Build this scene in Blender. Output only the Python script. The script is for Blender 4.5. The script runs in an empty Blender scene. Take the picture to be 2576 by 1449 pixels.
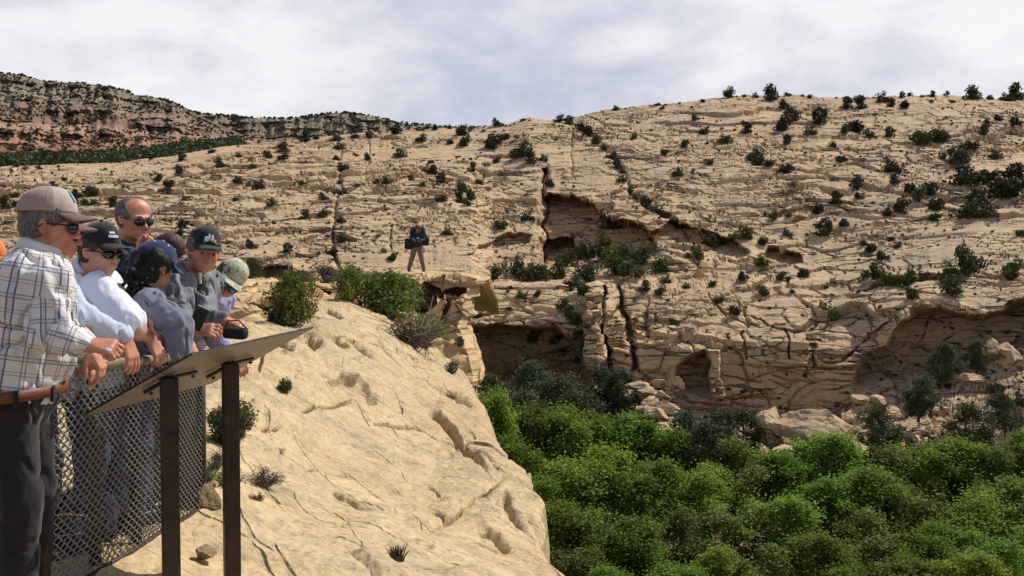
import bpy, bmesh, math, random
import numpy as np
from mathutils import Vector, Matrix
random.seed(7); rng = np.random.default_rng(7)
sc = bpy.context.scene
COL = sc.collection
# ---------------------------------------------------------------- camera
F = 2474.0; CXP = 1288.0; CYP = 724.5            # plan units: photo measured at 2576 x 1449
PITCH = -math.atan((CYP-640.0)/F)
CAM = np.array([0.0, 0.0, 1.5])
FWD = np.array([0, math.cos(PITCH), math.sin(PITCH)]); UPV = np.array([0, -math.sin(PITCH), math.cos(PITCH)])
cd = bpy.data.cameras.new('camera'); cam = bpy.data.objects.new('camera', cd); COL.objects.link(cam)
cam.location = CAM; cam.rotation_euler = (math.pi/2+PITCH, 0, 0)
cd.sensor_width = 36; cd.lens = 36*F/2576; cd.clip_end = 20000; cd.clip_start = 0.05
sc.camera = cam
def PX(px, py, d):
    px = np.asarray(px, float); py = np.asarray(py, float); d = np.asarray(d, float)
    a = (px-CXP)/F*d; b = -(py-CYP)/F*d
    return np.stack([CAM[0]+a, CAM[1]+d*FWD[1]+b*UPV[1], CAM[2]+d*FWD[2]+b*UPV[2]], -1)
def V3(px, py, d): return Vector(PX(px, py, d))
# ---------------------------------------------------------------- noise
def _h(ix, iy, iz, s):
    n = (ix*374761393 + iy*668265263 + iz*2147483647 + s*974634777) & 0xFFFFFFFF
    n = ((n ^ (n >> 13))*1274126177) & 0xFFFFFFFF
    n = ((n ^ (n >> 16))*2246822519) & 0xFFFFFFFF
    return ((n ^ (n >> 15)) & 0xFFFFFF)/16777215.0
def vn(x, y, z, s=0):
    x, y, z = np.broadcast_arrays(x, y, z)
    ix = np.floor(x).astype(np.int64); iy = np.floor(y).astype(np.int64); iz = np.floor(z).astype(np.int64)
    fx = x-ix; fy = y-iy; fz = z-iz
    fx = fx*fx*(3-2*fx); fy = fy*fy*(3-2*fy); fz = fz*fz*(3-2*fz)
    r = 0
    for a in (0, 1):
        wa = fx if a else 1-fx
        for b in (0, 1):
            wb = fy if b else 1-fy
            for c in (0, 1):
                wc = fz if c else 1-fz
                r = r + wa*wb*wc*_h(ix+a, iy+b, iz+c, s)
    return r*2-1
def fbm(x, y, z, o=4, s=0, g=0.5):
    r = 0; a = 1; t = 0
    for i in range(o):
        r = r + a*vn(x, y, z, s+i*17); t += a; a *= g; x = x*2.03+3.1; y = y*2.03+1.7; z = z*2.03+5.3
    return r/t
def voro(u, v, s=0, jit=0.9):
    iu = np.floor(u).astype(np.int64); iv = np.floor(v).astype(np.int64)
    f1 = np.full(u.shape, 9.0); f2 = np.full(u.shape, 9.0); cid = np.zeros(u.shape)
    for a in (-1, 0, 1):
        for b in (-1, 0, 1):
            cu = iu+a; cv = iv+b
            pu = cu+0.5+jit*(_h(cu, cv, 0*cu, s)-0.5); pv = cv+0.5+jit*(_h(cu, cv, 0*cu+1, s)-0.5)
            d = np.hypot(u-pu, v-pv)
            m = d < f1
            f2 = np.where(m, f1, np.minimum(f2, d)); cid = np.where(m, _h(cu, cv, 0*cu+2, s), cid); f1 = np.where(m, d, f1)
    return f1, f2, cid
def sstep(a, b, x):
    t = np.clip((x-a)/(b-a), 0, 1); return t*t*(3-2*t)
def tps(ctrl, lam=1e-4):
    c = np.array(ctrl, float); P = c[:, :2]/1000.0; val = 1/c[:, 2]
    n = len(P); r = np.linalg.norm(P[:, None]-P[None], axis=-1)
    K = np.where(r > 0, r*r*np.log(r+1e-12), 0)+lam*np.eye(n)
    A = np.zeros((n+3, n+3)); A[:n, :n] = K; A[:n, n] = 1; A[:n, n+1:] = P; A[n, :n] = 1; A[n+1:, :n] = P.T
    w = np.linalg.solve(A, np.concatenate([val, [0, 0, 0]]))
    def f(x, y):
        x = np.asarray(x, float)/1000; y = np.asarray(y, float)/1000
        o = w[n]+w[n+1]*x+w[n+2]*y
        for i in range(n):
            q = np.hypot(x-P[i, 0], y-P[i, 1]); o = o+w[i]*q*q*np.log(q+1e-12)
        return 1/np.maximum(o, 1e-4)
    return f
def segd(x, y, poly):
    """distance to a polyline and signed side"""
    best = np.full(np.shape(x), 1e9); side = np.zeros(np.shape(x)); tt = np.zeros(np.shape(x))
    n = len(poly)-1
    for i in range(n):
        ax, ay = poly[i][:2]; bx, by = poly[i+1][:2]
        dx, dy = bx-ax, by-ay; L2 = dx*dx+dy*dy
        t = np.clip(((x-ax)*dx+(y-ay)*dy)/L2, 0, 1)
        ex = x-(ax+t*dx); ey = y-(ay+t*dy); d = np.hypot(ex, ey)
        m = d < best
        best = np.where(m, d, best); side = np.where(m, np.sign(ex*dy-ey*dx), side); tt = np.where(m, (i+t)/n, tt)
    return best, side, tt
def inpoly(x, y, poly):
    c = np.zeros(np.shape(x), bool); n = len(poly); j = n-1
    for i in range(n):
        xi, yi = poly[i]; xj, yj = poly[j]
        if yi != yj:
            c ^= ((yi > y) != (yj > y)) & (x < (xj-xi)*(y-yi)/(yj-yi)+xi)
        j = i
    return c
def polymask(x, y, poly, soft=6.0):
    """1 inside, 0 outside, soft edge of the given width"""
    d, _, _ = segd(x, y, list(poly)+[poly[0]])
    sgn = np.where(inpoly(x, y, poly), 1, -1)
    return sstep(-soft, soft, d*sgn)
# ---------------------------------------------------------------- object helpers
def tag(o, label=None, cat=None, group=None, kind=None):
    if label: o['label'] = label
    if cat: o['category'] = cat
    if group: o['group'] = group
    if kind: o['kind'] = kind
    return o
def link(name, me, parent=None, loc=None):
    o = bpy.data.objects.new(name, me); COL.objects.link(o)
    if loc is not None: o.location = loc
    if parent: o.parent = parent
    return o
def empty(name, loc=(0, 0, 0), rz=0):
    o = bpy.data.objects.new(name, None); COL.objects.link(o); o.location = loc; o.rotation_euler = (0, 0, rz); o.empty_display_size = 0.2
    return o
def mesh_np(name, verts, faces, mats=(), smooth=False, mi=None):
    """verts (n,3); faces (m,k) same-size polygons"""
    me = bpy.data.meshes.new(name); verts = np.asarray(verts, np.float32); faces = np.asarray(faces, np.int32)
    me.vertices.add(len(verts)); me.vertices.foreach_set('co', verts.ravel())
    m, k = faces.shape
    me.loops.add(m*k); me.loops.foreach_set('vertex_index', faces.ravel())
    me.polygons.add(m); me.polygons.foreach_set('loop_start', np.arange(m, dtype=np.int32)*k)
    try: me.polygons.foreach_set('loop_total', np.full(m, k, np.int32))
    except Exception: pass
    for x in mats: me.materials.append(x)
    if mi is not None: me.polygons.foreach_set('material_index', np.asarray(mi, np.int32))
    me.update(calc_edges=True)
    me.polygons.foreach_set('use_smooth', np.full(m, smooth))
    me.validate()
    return me
def grid_faces(R, C):
    i = np.arange(R-1)[:, None]*C+np.arange(C-1)[None]
    return np.stack([i, i+1, i+C+1, i+C], -1).reshape(-1, 4)
def grid_normals(W):
    du = np.gradient(W, axis=1); dv = np.gradient(W, axis=0)
    n = np.cross(du, dv); n /= np.linalg.norm(n, axis=-1, keepdims=True)+1e-9
    return n
def struct(o): o['kind'] = 'structure'; return o
# tube / box builders collected into one mesh
class MB:
    def __init__(s): s.v = []; s.f = []; s.n = 0; s.mi = []
    def add(s, v, f, mi=0):
        v = [tuple(map(float, p)) for p in v]
        s.f += [tuple(i+s.n for i in q) for q in f]; s.mi += [mi]*len(f); s.v += v; s.n += len(v)
    def box(s, c, sz, rot=None, mi=0):
        c = Vector(c); h = Vector(sz)/2; R = rot or Matrix.Identity(3)
        v = [c+R@Vector((x*h.x, y*h.y, z*h.z)) for x in (-1, 1) for y in (-1, 1) for z in (-1, 1)]
        s.add(v, [(0, 1, 3, 2), (4, 6, 7, 5), (0, 4, 5, 1), (2, 3, 7, 6), (0, 2, 6, 4), (1, 5, 7, 3)], mi)
    def tube(s, pts, rad, n=6, mi=0, cap=True, flat=1.0):
        pts = [Vector(p) for p in pts]
        if not hasattr(rad, '__len__'): rad = [rad]*len(pts)
        rings = []; up = None
        for i, p in enumerate(pts):
            d = (pts[min(i+1, len(pts)-1)]-pts[max(i-1, 0)])
            if d.length < 1e-9: d = Vector((0, 0, 1))
            d.normalize()
            if up is None: up = Vector((0, 0, 1)) if abs(d.z) < 0.9 else Vector((1, 0, 0))
            a = d.cross(up)
            if a.length < 1e-4: a = d.cross(Vector((0, 1, 0.3)))
            a.normalize(); b = a.cross(d).normalized(); up = b
            rings.append([p+(a*math.cos(2*math.pi*k/n)+b*math.sin(2*math.pi*k/n)*flat)*rad[i] for k in range(n)])
        v = [q for r in rings for q in r]; f = []
        for i in range(len(pts)-1):
            for k in range(n):
                f.append((i*n+k, i*n+(k+1) % n, (i+1)*n+(k+1) % n, (i+1)*n+k))
        if cap: f.append(tuple(range(n))[::-1]); f.append(tuple((len(pts)-1)*n+k for k in range(n)))
        s.add(v, f, mi)
    def mesh(s, name, mats, smooth=False):
        me = bpy.data.meshes.new(name); me.from_pydata(s.v, [], s.f)
        for m in (mats if isinstance(mats, (list, tuple)) else [mats]): me.materials.append(m)
        me.polygons.foreach_set('material_index', s.mi); me.polygons.foreach_set('use_smooth', [smooth]*len(s.f)); me.update()
        return me
    def build(s, name, mats, parent=None, smooth=False, bevel=0):
        o = link(name, s.mesh(name, mats, smooth), parent)
        if bevel:
            b = o.modifiers.new('b', 'BEVEL'); b.width = bevel; b.segments = 2; b.limit_method = 'ANGLE'
        return o
# ---------------------------------------------------------------- materials
class NT:
    def __init__(s, name, kind='mat'):
        s.m = bpy.data.materials.new(name); s.m.use_nodes = True; s.t = s.m.node_tree; s.t.nodes.clear()
        s.out = s.n('ShaderNodeOutputMaterial'); s.b = s.n('ShaderNodeBsdfPrincipled'); s.l(s.b.outputs[0], s.out.inputs[0])
        s.b.inputs['Specular IOR Level'].default_value = 0.25
    def n(s, typ, **k):
        x = s.t.nodes.new(typ)
        for a, b in k.items(): setattr(x, a, b)
        return x
    def l(s, a, b): s.t.links.new(a, b)
    def coord(s, out='Object', scale=(1, 1, 1), rot=(0, 0, 0)):
        c = s.n('ShaderNodeTexCoord'); m = s.n('ShaderNodeMapping'); m.inputs['Scale'].default_value = scale; m.inputs['Rotation'].default_value = rot
        s.l(c.outputs[out], m.inputs[0]); return m.outputs[0]
    def noise(s, co, scale, det=5, rough=0.55, dist=0):
        x = s.n('ShaderNodeTexNoise'); x.inputs['Scale'].default_value = scale; x.inputs['Detail'].default_value = det
        x.inputs['Roughness'].default_value = rough; x.inputs['Distortion'].default_value = dist
        if co is not None: s.l(co, x.inputs['Vector'])
        return x.outputs['Fac']
    def ramp(s, f, stops, interp='LINEAR'):
        r = s.n('ShaderNodeValToRGB'); e = r.color_ramp.elements; r.color_ramp.interpolation = interp
        while len(e) > 1: e.remove(e[-1])
        for i, (p, c) in enumerate(stops):
            if not hasattr(c, '__len__'): c = (c, c, c)
            q = e[0] if i == 0 else e.new(p)
            q.position = p; q.color = (*c[:3], 1)
        s.l(f, r.inputs[0]); return r.outputs[0]
    def mix(s, f, a, b, mode='MIX'):
        x = s.n('ShaderNodeMix', data_type='RGBA', blend_type=mode)
        for sock, v in ((x.inputs['Factor'], f), (x.inputs['A'], a), (x.inputs['B'], b)):
            sk = sock
            if sock.name in 'AB': sk = [q for q in x.inputs if q.name == sock.name and q.type == 'RGBA'][0]
            elif sock.name == 'Factor': sk = [q for q in x.inputs if q.name == 'Factor' and q.type == 'VALUE'][0]
            if hasattr(v, 'default_value') or isinstance(v, bpy.types.NodeSocket): s.l(v, sk)
            elif hasattr(v, '__len__'): sk.default_value = (*v[:3], 1)
            else: sk.default_value = v
        return [q for q in x.outputs if q.type == 'RGBA'][0]
    def math(s, op, a, b=None, c=None):
        x = s.n('ShaderNodeMath', operation=op)
        for i, v in enumerate((a, b, c)):
            if v is None: continue
            if isinstance(v, bpy.types.NodeSocket): s.l(v, x.inputs[i])
            else: x.inputs[i].default_value = v
        return x.outputs[0]
    def color(s, v):
        if isinstance(v, bpy.types.NodeSocket): s.l(v, s.b.inputs['Base Color'])
        else: s.b.inputs['Base Color'].default_value = (*v[:3], 1)
    def rough(s, v):
        if isinstance(v, bpy.types.NodeSocket): s.l(v, s.b.inputs['Roughness'])
        else: s.b.inputs['Roughness'].default_value = v
    def bump(s, h, strength=0.5, dist=0.05, prev=None):
        x = s.n('ShaderNodeBump'); x.inputs['Strength'].default_value = strength; x.inputs['Distance'].default_value = dist
        s.l(h, x.inputs['Height'])
        if prev is not None: s.l(prev, x.inputs['Normal'])
        s.l(x.outputs[0], s.b.inputs['Normal']); return x.outputs[0]
def flat_mat(name, col, rough=0.7, var=0.15, scale=20, metal=0, bump=0.0, spec=0.25):
    t = NT(name); co = t.coord()
    n = t.noise(co, scale, 4)
    lo = tuple(c*(1-var) for c in col); hi = tuple(min(1, c*(1+var)) for c in col)
    t.color(t.ramp(n, [(0.3, lo), (0.7, hi)])); t.rough(rough); t.b.inputs['Metallic'].default_value = metal
    t.b.inputs['Specular IOR Level'].default_value = spec
    if bump: t.bump(t.noise(co, scale*3, 4), bump, 0.01)
    return t.m
# ---------------------------------------------------------------- light and sky
SUN = Vector((0.50, 0.40, 0.77)).normalized()
sl = bpy.data.lights.new('sun', 'SUN'); sl.energy = 4.8; sl.angle = math.radians(0.55); sl.color = (1.0, 0.955, 0.88)
so = bpy.data.objects.new('sun', sl); COL.objects.link(so); so.rotation_euler = (-SUN).to_track_quat('-Z', 'Y').to_euler(); so.location = (20, 10, 60)
w = bpy.data.worlds.new('World'); sc.world = w; w.use_nodes = True
nt = w.node_tree; nt.nodes.clear()
def wn(typ, **k):
    x = nt.nodes.new(typ)
    for a, b in k.items(): setattr(x, a, b)
    return x
def wm(op, a, b=None, c=None, clamp=False):
    x = wn('ShaderNodeMath', operation=op); x.use_clamp = clamp
    for i, v in enumerate((a, b, c)):
        if v is None: continue
        if isinstance(v, bpy.types.NodeSocket): nt.links.new(v, x.inputs[i])
        else: x.inputs[i].default_value = v
    return x.outputs[0]
out = wn('ShaderNodeOutputWorld'); bg1 = wn('ShaderNodeBackground'); bg2 = wn('ShaderNodeBackground'); mx = wn('ShaderNodeMixShader')
sky = wn('ShaderNodeTexSky', sky_type='NISHITA'); sky.sun_disc = False
sky.sun_elevation = math.asin(SUN.z); sky.sun_rotation = math.atan2(SUN.x, SUN.y); sky.altitude = 1500; sky.dust_density = 2.0
nt.links.new(sky.outputs[0], bg1.inputs[0]); bg1.inputs[1].default_value = 0.105
tc = wn('ShaderNodeTexCoord'); sp = wn('ShaderNodeSeparateXYZ'); nt.links.new(tc.outputs['Generated'], sp.inputs[0])
zc = wm('MAXIMUM', sp.outputs[2], 0.0)
den = wm('ADD', zc, 0.10)
cb = wn('ShaderNodeCombineXYZ')
nt.links.new(wm('DIVIDE', sp.outputs[0], den), cb.inputs[0]); nt.links.new(wm('DIVIDE', sp.outputs[1], den), cb.inputs[1])
def wnoise(scale, det, rough, off, sx=1.0, dist=0.0):
    mp = wn('ShaderNodeMapping'); mp.inputs['Location'].default_value = off; mp.inputs['Scale'].default_value = (sx, 1, 1); nt.links.new(cb.outputs[0], mp.inputs[0])
    n = wn('ShaderNodeTexNoise'); n.inputs['Scale'].default_value = scale; n.inputs['Detail'].default_value = det; n.inputs['Roughness'].default_value = rough
    n.inputs['Distortion'].default_value = dist
    nt.links.new(mp.outputs[0], n.inputs['Vector']); return n.outputs['Fac']
def dnoise(scale, det, rough, off, zs=2.0, dist=0.3):
    mp = wn('ShaderNodeMapping'); mp.inputs['Location'].default_value = off; mp.inputs['Scale'].default_value = (1, 1, zs); nt.links.new(tc.outputs['Generated'], mp.inputs[0])
    n = wn('ShaderNodeTexNoise'); n.inputs['Scale'].default_value = scale; n.inputs['Detail'].default_value = det; n.inputs['Roughness'].default_value = rough
    n.inputs['Distortion'].default_value = dist
    nt.links.new(mp.outputs[0], n.inputs['Vector']); return n.outputs['Fac']
big = dnoise(2.1, 3, 0.5, (1.37, 0.2, 0.55)); fine = dnoise(5.5, 8, 0.58, (0.3, 5.2, 0), 2.4, 0.5); puff = dnoise(16, 9, 0.6, (7.3, 2.2, 0), 1.8, 0.2)
v = wm('ADD', wm('MULTIPLY', big, 0.50), wm('ADD', wm('MULTIPLY', fine, 0.32), wm('MULTIPLY', puff, 0.18)))
cr = wn('ShaderNodeValToRGB'); e = cr.color_ramp.elements
stops = [(0.39, (0.53, 0.57, 0.70)), (0.445, (0.64, 0.66, 0.75)), (0.485, (0.74, 0.74, 0.81)), (0.52, (0.83, 0.83, 0.87)), (0.57, (0.93, 0.93, 0.94))]
while len(e) > 1: e.remove(e[-1])
for i, (p, c) in enumerate(stops):
    q = e[0] if i == 0 else e.new(p); q.position = p; q.color = (*c, 1)
nt.links.new(v, cr.inputs[0]); nt.links.new(cr.outputs[0], bg2.inputs[0]); bg2.inputs[1].default_value = 1.0
# clouds fade out above the view, shaped so less sky light fills shade
hi = wm('SUBTRACT', 1.0, wm('MULTIPLY', wm('SUBTRACT', zc, 0.24), 4.0, clamp=True), clamp=True)
fac = wm('MULTIPLY', hi, 0.96); fac = wm('MAXIMUM', fac, 0.12)
nt.links.new(fac, mx.inputs[0]); nt.links.new(bg1.outputs[0], mx.inputs[1]); nt.links.new(bg2.outputs[0], mx.inputs[2]); nt.links.new(mx.outputs[0], out.inputs[0])
sc.view_settings.view_transform = 'Standard'; sc.view_settings.look = 'None'; sc.view_settings.exposure = 0; sc.view_settings.gamma = 1
sc.cycles.max_bounces = 5; sc.cycles.diffuse_bounces = 3; sc.cycles.transparent_max_bounces = 6
# ---------------------------------------------------------------- rock materials
def rock_mat(name, pal, big=0.05, mid=0.4, fine=3.0, bump=0.6, bd=0.3, speck=(0.35, 0.3, 0.25), speck_amt=0.5, lam=(0, 0, 6), cracks=()):
    tint = (0.96, 0.895, 0.80) if name == 'far_sandstone' else (1.0, 0.945, 0.865)
    pal = [tuple(a*b for a, b in zip(p, tint)) for p in pal]
    t = NT(name); co = t.coord()
    nb = t.noise(co, big, 4, 0.6, 0.4); nm = t.noise(co, mid, 6, 0.62, 0.3); nf = t.noise(co, fine, 6, 0.65)
    c = t.ramp(nb, [(0.32, pal[0]), (0.45, pal[1]), (0.56, pal[2]), (0.68, pal[3])])
    c2 = t.ramp(nm, [(0.30, pal[4]), (0.50, pal[1]), (0.72, pal[5])])
    c = t.mix(0.5, c, c2)
    dk = t.ramp(nf, [(0.32, 0.45), (0.42, 0.85), (0.55, 1.0), (0.75, 1.12)])
    c = t.mix(speck_amt, c, dk, 'MULTIPLY'); c = t.mix(speck_amt, c, t.ramp(t.noise(co, fine*0.28, 7, 0.7, 0.4), [(0.36, 0.70), (0.47, 0.95), (0.6, 1.03)]), 'MULTIPLY')
    # thin strata streaks
    st = t.noise(t.coord('Object', (0.25*lam[2]/6, 0.25*lam[2]/6, lam[2]), (0.05, 0.08, 0)), 1.0, 5, 0.6, 0.5)
    c = t.mix(0.45 if fine > 5 else 0.28, c, t.ramp(st, [(0.35, 0.78), (0.5, 1.0), (0.65, 1.08)]), 'MULTIPLY')
    if fine > 10: c = t.mix(0.8, c, t.ramp(t.noise(co, 9.0, 8, 0.75, 0.6), [(0.34, 0.62), (0.44, 0.9), (0.55, 1.0), (0.7, 1.06)]), 'MULTIPLY')
    t.color(c); t.rough(0.92); t.b.inputs['Specular IOR Level'].default_value = 0.12
    b = t.bump(t.math('ADD', t.math('MULTIPLY', nm, 1.0), t.math('MULTIPLY', st, 0.8)), bump, bd)
    b = t.bump(nf, bump, bd*0.3, b)
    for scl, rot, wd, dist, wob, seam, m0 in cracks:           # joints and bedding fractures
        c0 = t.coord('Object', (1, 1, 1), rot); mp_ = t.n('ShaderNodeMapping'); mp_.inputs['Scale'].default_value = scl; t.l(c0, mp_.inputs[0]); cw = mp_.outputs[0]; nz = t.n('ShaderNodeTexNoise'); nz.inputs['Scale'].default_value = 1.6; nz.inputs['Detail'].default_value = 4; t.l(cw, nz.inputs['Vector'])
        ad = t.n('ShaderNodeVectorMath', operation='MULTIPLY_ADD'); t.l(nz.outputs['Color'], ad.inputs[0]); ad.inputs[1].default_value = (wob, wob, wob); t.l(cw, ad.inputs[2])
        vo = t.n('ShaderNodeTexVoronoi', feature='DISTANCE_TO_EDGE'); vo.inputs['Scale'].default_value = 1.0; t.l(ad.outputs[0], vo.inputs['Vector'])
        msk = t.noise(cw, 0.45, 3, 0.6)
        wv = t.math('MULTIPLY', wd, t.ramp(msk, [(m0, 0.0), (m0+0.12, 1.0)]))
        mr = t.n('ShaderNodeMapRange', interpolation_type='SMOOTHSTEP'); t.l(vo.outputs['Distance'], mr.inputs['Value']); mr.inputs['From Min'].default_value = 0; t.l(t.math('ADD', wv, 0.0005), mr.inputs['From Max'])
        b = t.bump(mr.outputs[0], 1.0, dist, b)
        if seam: c = t.mix(t.math('MULTIPLY', t.math('SUBTRACT', 1.0, mr.outputs[0]), seam), c, tuple(q*0.55 for q in pal[4]))  # crack lines also coloured darker, painting in the shade inside them
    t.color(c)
    return t.m
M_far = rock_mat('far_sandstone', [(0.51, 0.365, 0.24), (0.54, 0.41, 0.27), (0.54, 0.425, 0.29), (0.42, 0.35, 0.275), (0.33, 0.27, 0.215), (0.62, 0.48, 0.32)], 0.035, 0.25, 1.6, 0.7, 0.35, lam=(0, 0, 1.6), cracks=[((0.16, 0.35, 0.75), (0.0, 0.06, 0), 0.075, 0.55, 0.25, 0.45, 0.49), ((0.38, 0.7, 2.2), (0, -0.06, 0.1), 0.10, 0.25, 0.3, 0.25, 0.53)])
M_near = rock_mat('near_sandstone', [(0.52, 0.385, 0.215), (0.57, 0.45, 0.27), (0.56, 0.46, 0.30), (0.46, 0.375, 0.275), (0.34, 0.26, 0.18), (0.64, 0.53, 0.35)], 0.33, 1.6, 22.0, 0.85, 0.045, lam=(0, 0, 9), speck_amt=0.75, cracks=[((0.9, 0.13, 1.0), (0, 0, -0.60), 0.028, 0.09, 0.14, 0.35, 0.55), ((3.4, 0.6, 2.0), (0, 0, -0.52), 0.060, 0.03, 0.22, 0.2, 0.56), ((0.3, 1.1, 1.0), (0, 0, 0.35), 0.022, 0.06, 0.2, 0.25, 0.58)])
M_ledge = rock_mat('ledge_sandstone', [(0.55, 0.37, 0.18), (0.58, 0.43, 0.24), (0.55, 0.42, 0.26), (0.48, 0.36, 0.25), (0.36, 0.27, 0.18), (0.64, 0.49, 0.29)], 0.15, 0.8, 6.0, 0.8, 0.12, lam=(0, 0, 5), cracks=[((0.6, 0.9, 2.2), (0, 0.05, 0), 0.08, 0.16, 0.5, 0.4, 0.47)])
M_mesa = None
def mesa_mat():
    t = NT('mesa_rock'); co = t.coord()
    g = t.n('ShaderNodeNewGeometry'); sp = t.n('ShaderNodeSeparateXYZ'); t.l(g.outputs['Position'], sp.inputs[0])
    z = t.math('ADD', sp.outputs[2], t.math('MULTIPLY', t.noise(co, 0.006, 3), 26))
    zz = t.math('MULTIPLY', z, 1/150.0)
    c = t.ramp(zz, [(0.48, (0.22, 0.105, 0.075)), (0.56, (0.26, 0.125, 0.085)), (0.62, (0.37, 0.20, 0.135)), (0.66, (0.28, 0.145, 0.10)), (0.72, (0.36, 0.23, 0.155)), (0.78, (0.24, 0.15, 0.11)), (0.86, (0.27, 0.185, 0.125)), (0.95, (0.22, 0.165, 0.115)), (1.0, (0.24, 0.195, 0.135))])
    st = t.noise(t.coord('Object', (0.004, 0.004, 0.16)), 1.0, 5, 0.6, 0.3)
    c = t.mix(0.75, c, t.ramp(st, [(0.35, 0.72), (0.5, 1.0), (0.62, 1.2)]), 'MULTIPLY')
    nf = t.noise(co, 0.12, 6, 0.65)
    c = t.mix(0.5, c, t.ramp(nf, [(0.35, 0.6), (0.6, 1.15)]), 'MULTIPLY')
    t.color(c); t.rough(0.95); t.bump(nf, 0.8, 5.0); return t.m
M_mesa = mesa_mat()
def soil_mat():
    t = NT('canyon_soil'); co = t.coord(); n = t.noise(co, 0.3, 6, 0.6); n2 = t.noise(co, 2.5, 5)
    c = t.ramp(n, [(0.35, (0.055, 0.06, 0.03)), (0.5, (0.15, 0.11, 0.07)), (0.62, (0.30, 0.20, 0.12)), (0.75, (0.36, 0.25, 0.15))])
    t.color(t.mix(0.5, c, t.ramp(n2, [(0.3, 0.6), (0.7, 1.1)]), 'MULTIPLY')); t.rough(0.95); t.bump(n2, 0.7, 0.3); return t.m
M_soil = soil_mat()

def interp_curve(tab):
    a = np.array(tab, float); return lambda x: (np.interp(x, a[:, 0], a[:, 1]), np.interp(x, a[:, 0], a[:, 2]))
# ================================================================ far hillside (canyon wall)
cS = interp_curve([(-400, 440, 130), (0, 422, 132), (150, 415, 134), (300, 408, 136), (430, 392, 138), (560, 370, 142), (700, 357, 145), (830, 342, 148), (950, 332, 150), (1050, 324, 150), (1200, 321, 150), (1280, 310, 150), (1330, 296, 150), (1400, 300, 150), (1460, 290, 152), (1520, 276, 154), (1600, 266, 156), (1700, 259, 158), (1780, 251, 160), (1860, 241, 160), (1950, 243, 162), (2000, 238, 162), (2080, 246, 163), (2200, 244, 165), (2300, 241, 166), (2400, 241, 168), (2500, 248, 168), (2576, 248, 170), (3000, 235, 175)])
cB = interp_curve([(-400, 705, 84), (640, 700, 86), (900, 700, 87), (1100, 704, 89), (1180, 708, 90), (1240, 712, 98), (1400, 712, 101), (1500, 704, 101), (1700, 690, 100), (2100, 682, 98), (2250, 668, 96), (2400, 645, 95), (2576, 620, 94), (3000, 590, 92)])
cb2 = interp_curve([(-400, 722, 82), (640, 722, 84), (900, 722, 85), (1100, 722, 86), (1180, 722, 88), (1240, 727, 93), (1400, 722, 94), (1500, 712, 95), (1560, 735, 95.5), (1700, 735, 95), (2100, 730, 94), (2250, 720, 91), (2400, 700, 90), (2576, 670, 89), (3000, 650, 88)])
cL = interp_curve([(-400, 760, 80), (640, 760, 82), (900, 760, 83), (1100, 780, 85), (1180, 812, 86), (1240, 812, 89.5), (1300, 815, 89.5), (1400, 808, 89), (1480, 800, 88.5), (1560, 850, 88.5), (1700, 878, 87), (1900, 866, 86), (2060, 878, 85.5), (2140, 880, 85), (2250, 808, 84.5), (2350, 776, 84), (2480, 786, 83), (2576, 742, 82), (3000, 720, 80)])
cF = interp_curve([(-400, 860, 79), (640, 860, 81), (1100, 860, 82), (1180, 985, 84), (1240, 985, 88), (1400, 985, 87), (1550, 960, 87), (1700, 1030, 85.6), (1900, 1030, 85.0), (2100, 1042, 84.6), (2150, 1010, 84), (2300, 1000, 81), (2500, 930, 80.5), (2576, 890, 80), (3000, 860, 78)])
cG = interp_curve([(-400, 930, 74), (640, 930, 76), (1100, 950, 78), (1180, 1030, 80), (1400, 1045, 82), (1550, 1080, 79), (1700, 1150, 74), (1900, 1160, 73), (2100, 1160, 73), (2300, 1175, 71), (2576, 1190, 69), (3000, 1200, 68)])
NX = 1500
xs = np.linspace(-350, 2950, NX)
def warpx(tab, amp, sc_, s):      # irregular line
    return tab+amp*fbm(xs/sc_, 0*xs, 0*xs, 4, s)
ks = []
for c, amp in ((cS, 3), (cB, 6), (cb2, 6), (cL, 10), (cF, 10), (cG, 10)):
    y, d = c(xs); ks.append((warpx(y, amp, 60, int(amp*7)), d))
mid = (ks[0][0]*0.52+ks[1][0]*0.48, 1/((0.52/ks[0][1]+0.48/ks[1][1])*1.035))
q1 = (ks[0][0]*0.9+ks[1][0]*0.1, 1/((0.9/ks[0][1]+0.1/ks[1][1])*1.012))
ks = [ks[0], q1, mid]+ks[1:]
cnt = [26, 100, 96, 12, 50, 66, 46]
Y = []; D = []
for i, n in enumerate(cnt):
    (y0, d0), (y1, d1) = ks[i], ks[i+1]
    for k in range(n):
        t = k/n; Y.append(y0*(1-t)+y1*t); D.append(1/((1-t)/d0+t/d1))
Y.append(ks[-1][0]); D.append(ks[-1][1]); Y = np.array(Y); D = np.array(D); X = np.broadcast_to(xs, Y.shape).copy()
NB = grid_normals(PX(X, Y, D)); NB[NB[..., 1] > 0] *= -1
# large hollows, clefts and blocks: pushes measured in metres of depth
def jx(s, a, f=0.035): return a*fbm(X*f, Y*f, 0*X, 3, s)
Xj = X+jx(3, 14); Yj = Y+jx(4, 8)
def hollow(poly, m, soft=4):
    global D
    yb = max(p[1] for p in poly); yt_ = min(p[1] for p in poly)
    D = D+m*polymask(Xj, Yj, poly, soft)*(1-sstep(yb-0.40*(yb-yt_), yb+2, Yj))
hollow([(1370, 500), (1385, 488), (1445, 490), (1500, 525), (1545, 556), (1600, 566), (1640, 590), (1650, 640), (1600, 700), (1362, 700), (1366, 560)], 7, 5)
hollow([(1366, 610), (1440, 600), (1455, 640), (1445, 700), (1362, 700)], 6, 4)
hollow([(1640, 590), (1700, 560), (1780, 585), (1850, 600), (1880, 640), (1850, 662), (1700, 660), (1640, 650)], 3.5, 4)
hollow([(1935, 620), (2010, 628), (2032, 655), (1960, 660), (1925, 645)], 3, 3)
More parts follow.
